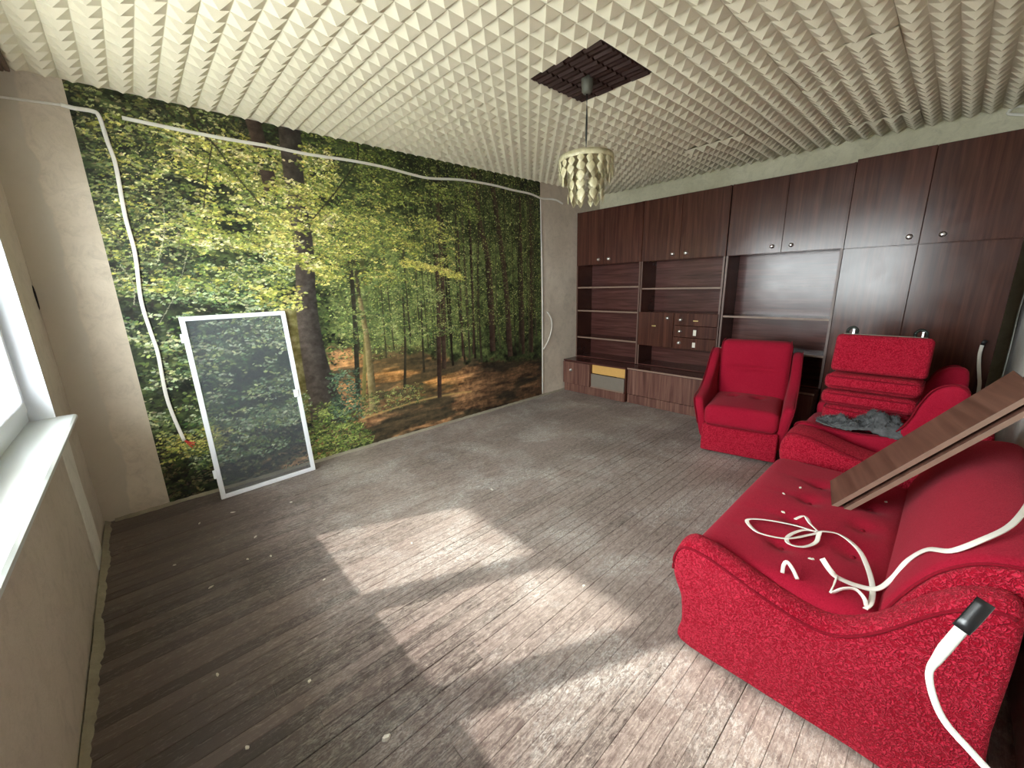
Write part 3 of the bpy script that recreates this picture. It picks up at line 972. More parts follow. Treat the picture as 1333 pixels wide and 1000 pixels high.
def build_mural():
    x0, x1, z0, z1 = 0.330, 4.148, 0.012, ROOM_H - 0.006
    NX, NZ, xs, zs, img = paint_mural(x0, x1, z0, z1, 0.0045)
    lc = img / 255.0
    lc = np.where(lc <= 0.04045, lc / 12.92, ((lc + 0.055) / 1.055) ** 2.4)
    lx, lz = xs - (x0 + x1) / 2, zs - z0
    n = NX * NZ
    co = np.zeros((n + 2 * (2 * NX + 2 * NZ - 4) * 0, 3), np.float32)
    co[:, 0] = np.tile(lx, NZ)
    co[:, 2] = np.repeat(lz, NX)
    co[:, 1] = -0.0015
    i = (np.arange(NZ - 1)[:, None] * NX + np.arange(NX - 1)[None, :]).ravel()
    quads = np.stack([i, i + 1, i + NX + 1, i + NX], 1)
    # back sheet and rim give the paper its thickness
    bk = np.array([[lx[0], 0.0, lz[0]], [lx[-1], 0.0, lz[0]], [lx[-1], 0.0, lz[-1]], [lx[0], 0.0, lz[-1]]], np.float32)
    co = np.concatenate([co, bk])
    cor = [0, NX - 1, n - 1, n - NX]
    extra = [[n + 3, n + 2, n + 1, n]] + [[cor[k], n + k, n + (k + 1) % 4, cor[(k + 1) % 4]] for k in range(4)]
    quads = np.concatenate([quads, np.array(extra)])
    me = bpy.data.meshes.new('forest_mural')
    me.vertices.add(len(co))
    me.vertices.foreach_set('co', co.ravel())
    me.loops.add(quads.size)
    me.loops.foreach_set('vertex_index', quads.ravel().astype(np.int32))
    me.polygons.add(len(quads))
    me.polygons.foreach_set('loop_start', np.arange(0, quads.size, 4, dtype=np.int32))
    me.update(calc_edges=True)
    at = me.color_attributes.new('print', 'FLOAT_COLOR', 'POINT')
    ca = np.ones((len(co), 4), np.float32)
    ca[:n, :3] = lc.reshape(-1, 3)
    at.data.foreach_set('color', ca.ravel())
    mt, nt, b = mat('printed_forest_paper')
    a = nd(nt, 'ShaderNodeVertexColor', layer_name='print')
    v = coords(nt)
    f = noise(nt, v, 190, 3, 0.6)
    sc_ = ramp(nt, f, [(0.3, (0.92, 0.91, 0.98, 1)), (0.7, (1.36, 1.34, 1.48, 1))])
    lin(nt, mix(nt, 1.0, a.outputs[0], sc_, 'MULTIPLY'), b)
    b.inputs['Roughness'].default_value = 0.5
    b.inputs['Specular IOR Level'].default_value = 0.35
    me.materials.append(mt)
    o = link(bpy.data.objects.new('forest_mural', me))
    o.location = ((x0 + x1) / 2, ROOM_Y - 0.0005, z0)
    tag(o, 'large photo wallpaper mural of a sunlit green forest covering the wall', 'mural')
build_mural()

# ------------------------------------------------------------------ wall unit
FX, BX = 4.85, 5.18          # front and back of the upper units
CH = 2.315
def knob(parent, x, y, z, r=0.016, m_='chrome', proud=0.026):
    bm = bmesh.new()
    lathe(bm, [(r * 1.15, 0), (r * 1.15, -0.002), (r * 0.45, -0.004), (r * 0.45, -proud * 0.5), (r * 0.9, -proud * 0.6), (r, -proud * 0.8), (r * 0.7, -proud), (0.0005, -proud * 1.03)], 14, (x, y, z), 'x')
    return obj('knob', bm, M[m_], parent, True)

def child_at(o, parent):
    """keep world coordinates of an object while parenting it to an unrotated thing"""
    return o

def unit(name, label, cat, ya, yb, z0=0.436, z1=CH, panel=0.018, shelves=(), door_split=None, door_z=1.655, knobs=None, group=None):
    L0 = Vector((FX, (ya + yb) / 2, z0))
    t = thing(name, label, cat, L0, 0, group)
    P = lambda x, y, z: (x - L0.x, y - L0.y, z - L0.z)
    B = lambda n, a, b, m_, par=t, bv=0.0015: boxo(n, P(*a), P(*b), m_, par, bv)
    B('side_panel', (FX, ya, z0), (BX, ya + panel, z1), M['wood'])
    B('side_panel', (FX, yb - panel, z0), (BX, yb, z1), M['wood'])
    B('back_panel', (BX - 0.006, ya + panel, z0), (BX, yb - panel, z1), M['wood_h'], t, 0)
    B('top_panel', (FX + 0.018, ya + panel, z1 - panel), (BX - 0.006, yb - panel, z1), M['wood'])
    B('divider_shelf', (FX + 0.018, ya + panel, door_z), (BX - 0.006, yb - panel, door_z + panel), M['wood'])
    B('bottom_panel', (FX + 0.004, ya + panel, z0), (BX - 0.006, yb - panel, z0 + 0.012), M['wood_h'])
    for zz in shelves:
        s = B('shelf', (FX + 0.012, ya + panel, zz - 0.009), (BX - 0.006, yb - panel, zz + 0.009), M['wood_h'])
        B('edge_strip', (FX + 0.010, ya + panel, zz - 0.009), (FX + 0.012, yb - panel, zz + 0.009), M['wood_edge'], t, 0)
    for a, b in ((ya, ya + panel), (yb - panel, yb)):
        B('edge_strip', (FX - 0.0015, a, z0), (FX, b, door_z), M['wood_lip'], t, 0)
    ym = door_split
    zk = 1.715
    for a, b, ky in ((ym + 0.0015, yb - panel * .55, ym + 0.075), (ya + panel * .55, ym - 0.0015, ym - 0.075)):
        d = B('door', (FX - 0.001, a, door_z + 0.003), (FX + 0.017, b, z1 - 0.003), M['wood'])
        kx, kyy, kz = P(FX - 0.001, ky, zk)
        knob(d, kx, kyy, kz)
    return t, P, B

u1, P1, B1 = unit('bookcase', 'open bookcase with three shelves under double doors, next to the mural', 'cabinet', 2.866, 3.812,
                  shelves=(1.37, 1.065, 0.705), door_split=3.385, group='wall unit bookcases')
u2, P2, B2 = unit('bookcase', 'bookcase with a built-in door and three small drawers, middle of the wall unit', 'cabinet', 1.932, 2.858,
                  shelves=(1.345,), door_split=2.41, group='wall unit bookcases')
u3, P3, B3 = unit('bookcase', 'open bookcase behind the armchair, beside the tall wardrobe', 'cabinet', 0.998, 1.922,
                  shelves=(1.057, 0.727), door_split=1.452, group='wall unit bookcases')
B3('back_seam', (BX - 0.011, 1.02, 1.338), (BX - 0.006, 1.90, 1.348), M['wood'], u3, 0)
# middle unit: box with door and drawers
B2('box_top', (FX - 0.004, 1.95, 1.062), (BX - 0.006, 2.84, 1.078), M['wood'])
B2('box_bottom', (FX - 0.004, 1.95, 0.680), (BX - 0.006, 2.84, 0.694), M['wood'])
d = B2('door', (FX - 0.016, 2.421, 0.682), (FX - 0.002, 2.852, 1.076), M['wood'])
knob(d, *P2(FX - 0.016, 2.487, 1.018))
bm = bmesh.new()
rbox(bm, P2(FX - 0.019, 2.651, 0.921), (0.006, 0.05, 0.016), 0.003, 2, (1, 2, 1))
obj('escutcheon', bm, M['brass'], d, True)
B2('box_divider', (FX - 0.002, 2.405, 0.694), (BX - 0.006, 2.421, 1.062), M['wood'])
for za, zb, kz, kind in ((0.942, 1.076, 1.005, 0), (0.812, 0.938, 0.877, 1), (0.682, 0.808, 0.748, 2)):
    d = B2('drawer', (FX - 0.016, 1.942, za), (FX + 0.25, 2.412, zb), M['wood'])
    knob(d, *P2(FX - 0.016, 2.335, kz))
    yy = 2.17
    if kind == 0:
        B2('escutcheon', (FX - 0.019, yy - 0.028, kz - 0.012), (FX - 0.016, yy + 0.024, kz - 0.002), M['brass'], d, 0)
    else:
        B2('paper_label', (FX - 0.018, yy - 0.016, kz - 0.04), (FX - 0.016, yy + 0.016, kz + 0.03 - 0.008 * kind), M['paper'], d, 0)

# low cabinets under the bookcases
def low_cab(label, ya, yb, fx, kind):
    L0 = Vector((fx, (ya + yb) / 2, 0))
    t = thing('low_cabinet', label, 'cabinet', L0, 0, 'low cabinets of the wall unit')
    P = lambda x, y, z: (x - L0.x, y - L0.y, z - L0.z)
    B = lambda n, a, b, m_, par=t, bv=0.0015: boxo(n, P(*a), P(*b), m_, par, bv)
    bx = 5.19
    B('plinth', (fx + 0.004, ya + 0.01, 0), (fx + 0.022, yb - 0.01, 0.105), M['wood_base'])
    B('top_panel', (fx - 0.004, ya, 0.412), (bx, yb, 0.432), M['wood_h'])
    B('side_panel', (fx + 0.018, ya, 0), (bx, ya + 0.018, 0.412), M['wood'])
    B('side_panel', (fx + 0.018, yb - 0.018, 0), (bx, yb, 0.412), M['wood'])
    B('bottom_panel', (fx + 0.018, ya + 0.018, 0.105), (bx, yb - 0.018, 0.12), M['wood'])
    B('back_panel', (bx - 0.006, ya + 0.018, 0.12), (bx, yb - 0.018, 0.412), M['grey_board'])
    if kind == 'open':
        B('partition', (fx + 0.004, 3.350, 0.12), (bx - 0.01, 3.366, 0.412), M['wood'])
        d = B('door', (fx - 0.014, 3.362, 0.112), (fx + 0.004, yb - 0.002, 0.408), M['wood_base'])
        knob(d, *P(fx - 0.014, 3.66, 0.30))
        B('raw_drawer_front', (fx + 0.03, ya + 0.02, 0.292), (fx + 0.046, 3.348, 0.41), M['raw_wood'])
        B('drawer_base', (fx + 0.006, ya + 0.02, 0.122), (fx + 0.02, 3.348, 0.288), M['grey_board'])
        B('edge_strip', (fx + 0.0, ya + 0.018, 0.108), (fx + 0.006, 3.35, 0.124), M['wood_edge'])
    else:
        B('drop_front', (fx - 0.002, ya + 0.006, 0.112), (fx + 0.016, yb - 0.006, 0.408), M['wood_base'])
        B('edge_strip', (fx - 0.006, ya, 0.413), (fx - 0.004, yb, 0.431), M['wood_edge'], t, 0)
    return t
low_cab('low cabinet with an open drawer bay showing raw yellow wood', 2.842, 3.80, 4.575, 'open')
low_cab('wide low cabinet with striped wood front below the small drawers', 1.935, 2.836, 4.605, 'front')
low_cab('low cabinet hidden behind the single armchair', 1.002, 1.925, 4.64, 'front')

# tall wardrobe
L0 = Vector((FX, 0.52, 0))
wr = thing('wardrobe', 'tall dark wood wardrobe at the right end of the wall unit', 'wardrobe', L0)
PW_ = lambda x, y, z: (x - L0.x, y - L0.y, z - L0.z)
BW = lambda n, a, b, m_, par=wr, bv=0.0015: boxo(n, PW_(*a), PW_(*b), m_, par, bv)
WB = 5.31
BW('side_panel', (FX, 0.972, 0), (WB, 0.990, 2.325), M['wood'])
BW('side_panel', (FX, 0.045, 0), (WB, 0.063, 2.325), M['wood'])
BW('top_panel', (FX, 0.063, 2.307), (WB, 0.972, 2.325), M['wood'])
BW('bottom_panel', (FX, 0.063, 0.06), (WB, 0.972, 0.078), M['wood'])
BW('plinth', (FX + 0.02, 0.063, 0), (FX + 0.036, 0.972, 0.06), M['wood'])
BW('divider_shelf', (FX, 0.063, 1.640), (WB, 0.972, 1.658), M['wood'])
BW('back_panel', (WB - 0.006, 0.063, 0.078), (WB, 0.972, 2.307), M['wood_h'], wr, 0)
for a, b, ky in ((0.548, 0.992, 0.605), (0.043, 0.545, 0.428)):
    d = BW('door', (FX - 0.020, a, 1.652), (FX - 0.001, b, 2.328), M['wood'])
    knob(d, *PW_(FX - 0.020, ky, 1.708), 0.018)
    d = BW('door', (FX - 0.020, a, 0.065), (FX - 0.001, b, 1.646), M['wood'])

# ------------------------------------------------------------------ seating
def armchair(name, label, loc, rz, with_back=True, steep=False):
    """local frame: front faces -y, width along x"""
    t = thing(name, label, 'armchair', loc, rz, 'red armchairs')
    W2 = 0.235                      # half of the seat width
    # base box and lower front panel
    bm = bmesh.new()
    rbox(bm, (0, 0.37, 0.14), (0.53, 0.68, 0.24), 0.015, 2, (3, 3, 2))
    obj('base', bm, M['boucle_fine'], t, True)
    bm = bmesh.new()
    rbox(bm, (0, 0.02, 0.14), (0.545, 0.05, 0.235), 0.018, 3, (4, 1, 3))
    obj('front_panel', bm, M['boucle_fine'], t, True)
    # seat cushion
    tuft = [(-0.11, 0.10), (0.08, 0.10), (-0.02, -0.12)]
    def puff(v):
        if v.z > 0:
            k = max(0, 1 - (v.x / 0.25) ** 2) * max(0, 1 - (v.y / 0.33) ** 2)
            v.z += 0.022 * k
            for a, b in tuft[:2]:
                v.z -= 0.028 * math.exp(-(((v.x - a) ** 2 + (v.y - b) ** 2) / 0.0018))
        return v
    bm = bmesh.new()
    rbox(bm, (0, 0.28, 0.335), (0.53, 0.60, 0.17), 0.05, 4, (26, 26, 3), puff)
    s = obj('seat', bm, M['plush'], t, True)
    for a, b in tuft[:2]:
        bm = bmesh.new()
        lathe(bm, [(0.0005, 0.008), (0.009, 0.006), (0.012, 0.0), (0.008, -0.004)], 10, (a, b + 0.28, 0.418))
        obj('button', bm, M['piping'], s, True)
    bm = bmesh.new()
    tube(bm, catmull([(-0.235, 0.0, 0.262), (-0.18, -0.018, 0.258), (0, -0.02, 0.257), (0.18, -0.018, 0.258), (0.235, 0.0, 0.262)], 6), 0.006)
    obj('seam', bm, M['piping'], s, True)
    # arms: side profile (depth, height)
    if steep:
        pr = [(0.09, 0.10), (0.03, 0.24), (0.0, 0.36), (-0.012, 0.43), (0.0, 0.475), (0.05, 0.49), (0.16, 0.48), (0.32, 0.475), (0.45, 0.50),
              (0.52, 0.60), (0.555, 0.72), (0.60, 0.81), (0.67, 0.845), (0.73, 0.81), (0.74, 0.6), (0.73, 0.3), (0.72, 0.10), (0.5, 0.09), (0.25, 0.09)]
    else:
        pr = [(0.09, 0.10), (0.03, 0.24), (0.0, 0.36), (-0.012, 0.42), (0.0, 0.465), (0.05, 0.485), (0.16, 0.50), (0.28, 0.535), (0.38, 0.59),
              (0.46, 0.66), (0.53, 0.74), (0.60, 0.79), (0.67, 0.805), (0.725, 0.77), (0.735, 0.6), (0.73, 0.3), (0.72, 0.10), (0.5, 0.09), (0.25, 0.09)]
    prs = [(v.x, v.y) for v in catmull([(a, b, 0) for a, b in pr], 4, True)]
    for s_ in (-1, 1):
        def flare(v, s_=s_):
            k = max(0.0, (v.z - 0.1) / 0.4)
            k = min(k, 1.15)
            fr = max(0.0, 1 - v.y / 0.75)
            v.x += s_ * (0.062 * k * (0.72 + 0.28 * fr))
            return v
        bm = bmesh.new()
        if s_ < 0:
            extr(bm, prs, -W2 - 0.064, -W2 + 0.01, 0.03, 4, 4, 'x', flare)
        else:
            extr(bm, prs, W2 - 0.01, W2 + 0.064, 0.03, 4, 4, 'x', flare)
        a = obj('arm', bm, M['plush'], t, True)
        # piping along the outer edge
        top = [p for p in pr[1:14]]
        pts = []
        for d_, z_ in top:
            v = flare(Vector((s_ * (W2 + 0.058), d_, z_)))
            pts.append((v.x, v.y - 0.002, v.z + 0.002))
        bm = bmesh.new()
        tube(bm, catmull(pts, 4), 0.0045, seg=6)
        obj('piping', bm, M['piping'], a, True)
    if with_back:
        def lean(v):
            k = (v.z + 0.29) / 0.58
            v.y += 0.10 * k
            crease = math.exp(-((v.z - 0.05) / 0.02) ** 2) * max(0, 1 - (v.x / 0.2) ** 4)
            if v.y < 0.12:
                v.y += 0.030 * crease - 0.02 * max(0, 1 - (v.x / 0.29) ** 2) * max(0, 1 - ((v.z + .02) / 0.3) ** 2)
            return v
        bm = bmesh.new()
        rbox(bm, (0, 0.58, 0.60), (0.55, 0.16, 0.58), 0.055, 4, (12, 3, 40), lean)
        b_ = obj('backrest', bm, M['plush'], t, True)
        for s_ in (-1, 1):
            bm = bmesh.new()
            tube(bm, catmull([(s_ * 0.268, 0.535, 0.40), (s_ * 0.27, 0.56, 0.55), (s_ * 0.27, 0.585, 0.72), (s_ * 0.268, 0.61, 0.85), (s_ * 0.258, 0.65, 0.888), (s_ * .258, .72, .888)], 5), 0.0045, seg=6)
            obj('piping', bm, M['piping'], b_, True)
    for sx, sy in ((-0.2, 0.08), (0.2, 0.08), (-0.2, 0.62), (0.2, 0.62)):
        bm = bmesh.new()
        cyl(bm, (sx, sy, 0.0), 0.022, 0.03, 12)
        obj('foot', bm, M['dark_metal'], t)
    return t

armchair('armchair', 'red plush armchair standing alone in front of the bookcases', (3.79, 1.315, 0), math.radians(-79))
armchair('armchair', 'red armchair piled with folded cushions in the corner beyond the sofa', (3.89, 0.885, 0), math.radians(180), False, True)

# folded cushions stacked on that armchair
def cushion(label, c, size, r, tilt, m_='boucle_fine', rzv=0.0, seam=True):
    t = thing('folded_cushion', label, 'cushion', c, rzv, 'cushions stacked on the corner armchair')
    t.rotation_euler = (0, tilt, rzv)
    bm = bmesh.new()
    rbox(bm, (0, 0, 0), size, r, 4, (4, 8, 3))
    b = obj('cover', bm, M[m_], t, True)
    if seam:
        x, y, z = size[0] / 2, size[1] / 2, size[2] / 2
        for zz in (-z + r * 0.5, z - r * 0.5):
            k = 0.96
            pts = []
            n = 40
            for i in range(n + 1):
                a = 2 * math.pi * i / n
                ca, sa = math.cos(a), math.sin(a)
                pts.append((math.copysign(abs(ca) ** 0.25, ca) * (x - 0.004) , math.copysign(abs(sa) ** 0.25, sa) * (y - 0.004), zz))
            bm = bmesh.new()
            tube(bm, pts, 0.005, seg=6)
            obj('piping', bm, M['piping'], b, True)
    return t
cushion('bottom red cushion of the stack, next to the grey cloth', (3.87, 0.575, 0.515), (0.34, 0.44, 0.15), 0.05, 0.02)
cushion('flat red cushion with dark piping second from the bottom of the stack', (3.86, 0.575, 0.640), (0.36, 0.47, 0.10), 0.045, 0.05)
cushion('flat piped red cushion just under the topmost block', (3.865, 0.57, 0.745), (0.36, 0.47, 0.105), 0.045, 0.08)
tc = cushion('thick red block cushion on top of the stack with metal hinges', (3.91, 0.565, 0.918), (0.17, 0.47, 0.25), 0.03, 0.20, seam=False)
for s in (-1, 1):
    bm = bmesh.new()
    ring = [(0.0 + 0.002 * math.sin(a), s * 0.165 + 0.026 * math.cos(a), 0.148 + 0.030 * math.sin(a)) for a in [2 * math.pi * k / 18 for k in range(19)]]
    tube(bm, ring, 0.009, seg=6)
    h = obj('hinge', bm, M['dark_metal'], tc, True)
    bm = bmesh.new()
    box(bm, (-0.03, s * 0.165 - 0.014, 0.122), (-0.024, s * 0.165 - 0.004, 0.165), 0.001)
    obj('hinge_pin', bm, M['chrome'], h)
bm = bmesh.new()
box(bm, (-0.07, -0.20, 0.1235), (0.07, 0.20, 0.128), 0.001)
obj('base_board', bm, M['grey_board'], tc)

# ---- sofa
SX0 = 1.76
sofa = thing('sofa', 'long red boucle sofa along the right wall with a cable on its seat', 'sofa', (2.4, 0.45, 0))
SL = Vector((2.4, 0.45, 0))
S = lambda bm: bmesh.ops.translate(bm, verts=bm.verts[:], vec=-SL)
bm = bmesh.new()
rbox(bm, (2.42, 0.44, 0.17), (1.24, 0.74, 0.32), 0.02, 2, (8, 4, 3)); S(bm)
obj('base', bm, M['boucle'], sofa, True)
bm = bmesh.new()
rbox(bm, (2.42, 0.815, 0.17), (1.24, 0.05, 0.30), 0.02, 3, (8, 1, 3)); S(bm)
obj('front_panel', bm, M['boucle'], sofa, True)
tufts = [(2.08, 0.60), (2.30, 0.60), (2.52, 0.60), (2.74, 0.60), (2.2, 0.40), (2.42, 0.40), (2.64, 0.40)]
seat_c = Vector((2.44, 0.565, 0.335))
def seat_z(x, y):
    lx, ly = x - seat_c.x, y - seat_c.y
    k = max(0, 1 - (lx / 0.62) ** 4) * max(0, 1 - (ly / 0.31) ** 4)
    z = 0.415 + 0.014 * k + 0.006 * math.sin(lx * 9 + 1) * k
    for a, b in tufts:
        z -= 0.020 * math.exp(-(((x - a) ** 2 + (y - b) ** 2) / 0.0022))
    for (a, b), (c_, d_) in zip(tufts[:4], [(2.12, .84), (2.27, .84), (2.5, .84), (2.78, .84)]):   # pulled wrinkles running to the front
        t = max(0, min(1, ((x - a) * (c_ - a) + (y - b) * (d_ - b)) / ((c_ - a) ** 2 + (d_ - b) ** 2)))
        dd = (x - a - t * (c_ - a)) ** 2 + (y - b - t * (d_ - b)) ** 2
        z -= 0.007 * math.exp(-dd / 0.0004) * (1 - t)
    return z
def seat_fn(v):
    if v.z > 0.0:
        w = v.z / 0.08
        zz = seat_z(v.x + seat_c.x, v.y + seat_c.y) - 0.415
        v.z += zz * w
    return v
bm = bmesh.new()
rbox(bm, seat_c, (1.19, 0.60, 0.16), 0.055, 4, (70, 34, 3), seat_fn); S(bm)
seat = obj('seat', bm, M['plush'], sofa, True)
for a, b in tufts:
    bm = bmesh.new()
    lathe(bm, [(0.0005, 0.007), (0.008, 0.005), (0.011, 0.0), (0.008, -0.004)], 10, (a, b, seat_z(a, b))); S(bm)
    obj('button', bm, M['piping'], seat, True)
# backrest
pb = [(0.305, 0.33), (0.300, 0.42), (0.275, 0.50), (0.24, 0.58), (0.20, 0.645), (0.14, 0.70), (0.06, 0.725), (0.0, 0.715), (-0.015, 0.66), (0.03, 0.55), (0.05, 0.33), (0.08, 0.28), (0.2, 0.28)]
pbs = [(v.x, v.y) for v in catmull([(a, b, 0) for a, b in pb], 4, True)]
bm = bmesh.new()
extr(bm, pbs, 1.885, 3.06, 0.05, 5, 12); S(bm)
backr = obj('backrest', bm, M['plush'], sofa, True)
# side bolster at the near end of the backrest (the fluffy end panel)
pe = poly_inset(pbs, 0.012)
bm = bmesh.new()
extr(bm, pe, 1.866, 1.90, 0.012, 3, 2); S(bm)
endp = obj('end_panel', bm, M['boucle'], backr, True)
bm = bmesh.new()
pp = poly_inset(pbs, 0.008)
tube(bm, [(1.888, a, b) for a, b in pp[2:34]], 0.005, seg=6); S(bm)
obj('piping', bm, M['piping'], backr, True)
# near arm
pa = [(0.83, 0.02), (0.835, 0.12), (0.845, 0.22), (0.868, 0.275), (0.884, 0.33), (0.878, 0.40), (0.842, 0.448), (0.77, 0.448), (0.68, 0.424), (0.56, 0.388), (0.45, 0.368), (0.38, 0.378), (0.315, 0.428),
      (0.26, 0.495), (0.215, 0.558), (0.16, 0.618), (0.10, 0.648), (0.065, 0.635), (0.055, 0.55), (0.055, 0.3), (0.06, 0.02), (0.3, 0.01), (0.6, 0.01)]
pas = [(v.x, v.y) for v in catmull([(a, b, 0) for a, b in pa], 4, True)]
def arm_warp(v):
    # the top of the arm swells inward from the piped edge
    k = (v.x - SX0) / 0.118
    if v.z > 0.3:
        v.z += 0.022 * math.sin(math.pi * min(1, max(0, k)) ) * min(1, (v.z - 0.3) / 0.06)
    return v
bm = bmesh.new()
extr(bm, pas, SX0, 1.878, 0.022, 4, 8, 'x', arm_warp); S(bm)
arm = obj('arm', bm, M['boucle'], sofa, True)
bm = bmesh.new()
tube(bm, [(SX0 + 0.004, a, b + 0.001) for a, b in poly_inset(pas, 0.004)[16:68]], 0.005, seg=6); S(bm)
obj('piping', bm, M['piping'], arm, True)
# far arm, a little fuller
FA0, FA1 = 3.20, 3.44
pf = [(a + 0.012 if a > 0.8 else a, b if b < 0.1 else b + 0.035 * min(1, (b - 0.1) / 0.25)) for a, b in pas]
def far_warp(v):
    if v.z > 0.3:
        k = min(1, max(0, (v.x - FA0) / (FA1 - FA0)))
        v.z += 0.025 * math.sin(math.pi * k * 0.75) * min(1, (v.z - 0.3) / 0.06)
    return v
bm = bmesh.new()
extr(bm, pf, FA0, FA1, 0.022, 4, 8, 'x', far_warp); S(bm)
farm = obj('arm', bm, M['boucle_fine'], sofa, True)
bm = bmesh.new()
tube(bm, [far_warp(Vector((FA0 + 0.03, a, b + 0.003))) for a, b in pf[22:64]], 0.005, seg=6); S(bm)
obj('piping', bm, M['piping'], farm, True)
bm = bmesh.new()
rbox(bm, (3.12, 0.44, 0.15), (0.2, 0.74, 0.28), 0.02, 2, (2, 4, 3)); S(bm)
obj('base', bm, M['boucle'], sofa, True)

# ------------------------------------------------------------------ boards on the sofa
def board(label, LB, LT, HB, th, back=0.0, edge=True, extend=0.0, shift=0.0, start=0.0):
    LB, LT, HB = Vector(LB), Vector(LT), Vector(HB)
    w = (LT - LB)
    l = (HB - LB)
    l = l - w.normalized() * l.dot(w.normalized())
    n = l.cross(w).normalized()
    if n.y < 0:
        n = -n
    LB = LB - n * back - w.normalized() * shift + l * start
    l = l * (1 + extend)
    t = thing('shelf_board', label, 'board', LB, 0, 'loose boards leaning on the sofa')
    mx = Matrix((w.normalized(), l.normalized(), n)).transposed().to_4x4()
    mx.translation = LB
    t.matrix_world = mx
    boxo('panel', (0, 0, -th), (w.length, l.length, 0), M['board'], t, 0.001)
    boxo('edge_strip', (-0.0015, 0, -th), (0, l.length, 0), M['wood_edge'], t, 0)
    return t
LB, LT, HB = (2.525, 0.522, 0.434), (2.735, 0.567, 0.46), (2.60, 0.066, 1.053)
board('wide brown shelf board leaning across the sofa seat, the upper of two', LB, LT, HB, 0.018)
board('brown board tucked under the wide leaning shelf board', LB, LT, HB, 0.018, 0.034, True, 0.19, 0.006, 0.022)

# ------------------------------------------------------------------ grey cloth
def cloth():
    g = np.random.default_rng(3)
    nx, ny = 46, 30
    bm = bmesh.new()
    t = thing('fleece_cloth', 'crumpled dark grey fluffy cloth in front of the stacked cushions', 'cloth', (3.60, 0.55, 0.49))
    ph = g.uniform(0, 6.28, 12)
    rows = []
    for i in range(nx + 1):
        r = []
        for j in range(ny + 1):
            u, v = i / nx * 2 - 1, j / ny * 2 - 1
            rad = 1 - 0.18 * math.sin(3 * math.atan2(v, u) + 1.3)
            y = -u * 0.21 * rad
            x = v * 0.085 * rad + 0.02 * math.sin(u * 4)
            e = max(0.0, 1 - (u * u + v * v * 0.9))
            fold = (math.sin(u * 9 + 3 * v + ph[0]) + math.sin(u * 15 - 6 * v + ph[1]) * 0.7 + math.sin(v * 11 + 4 * u + ph[2]) * 0.6)
            z = 0.012 + 0.085 * e ** 0.6 * (1 + 0.5 * math.sin(u * 2.2 - .4)) + 0.022 * fold * e ** 0.5 + g.normal(0, 0.003)
            r.append(bm.verts.new((x + g.normal(0, .002), y, max(0.002, z))))
        rows.append(r)
    for i in range(nx):
        for j in range(ny):
            bm.faces.new((rows[i][j], rows[i + 1][j], rows[i + 1][j + 1], rows[i][j + 1]))
    geom = bmesh.ops.extrude_face_region(bm, geom=bm.faces[:])
    for v in geom['geom']:
        if isinstance(v, bmesh.types.BMVert):
            v.co.z -= 0.006
    bmesh.ops.recalc_face_normals(bm, faces=bm.faces[:])
    obj('cloth', bm, M['fleece'], t, True)
    # fluffy pile
    bm = bmesh.new()
    for k in range(5200):
        u, v = g.uniform(-1, 1), g.uniform(-1, 1)
        if u * u + v * v > 1:
            continue
        i, j = int((u + 1) / 2 * nx), int((v + 1) / 2 * ny)
        rad = 1 - 0.18 * math.sin(3 * math.atan2(v, u) + 1.3)
        e = max(0.0, 1 - (u * u + v * v * 0.9))
        fold = (math.sin(u * 9 + 3 * v + ph[0]) + math.sin(u * 15 - 6 * v + ph[1]) * 0.7 + math.sin(v * 11 + 4 * u + ph[2]) * 0.6)
        p = Vector((v * 0.085 * rad + 0.02 * math.sin(u * 4), -u * 0.21 * rad, 0.012 + 0.085 * e ** 0.6 * (1 + 0.5 * math.sin(u * 2.2 - .4)) + 0.022 * fold * e ** 0.5))
        dd = Vector((g.normal(0, .5), g.normal(0, .5), g.uniform(.1, .8))).normalized()
        s = dd.cross(Vector((g.normal(), g.normal(), g.normal()))).normalized() * 0.0022
        q = p + dd * g.uniform(0.01, 0.026)
        bm.faces.new([bm.verts.new(p - s), bm.verts.new(p + s), bm.verts.new(q)])
    pile = obj('pile', bm, M['fleece'], t)
    pile['kind'] = 'stuff'
cloth()

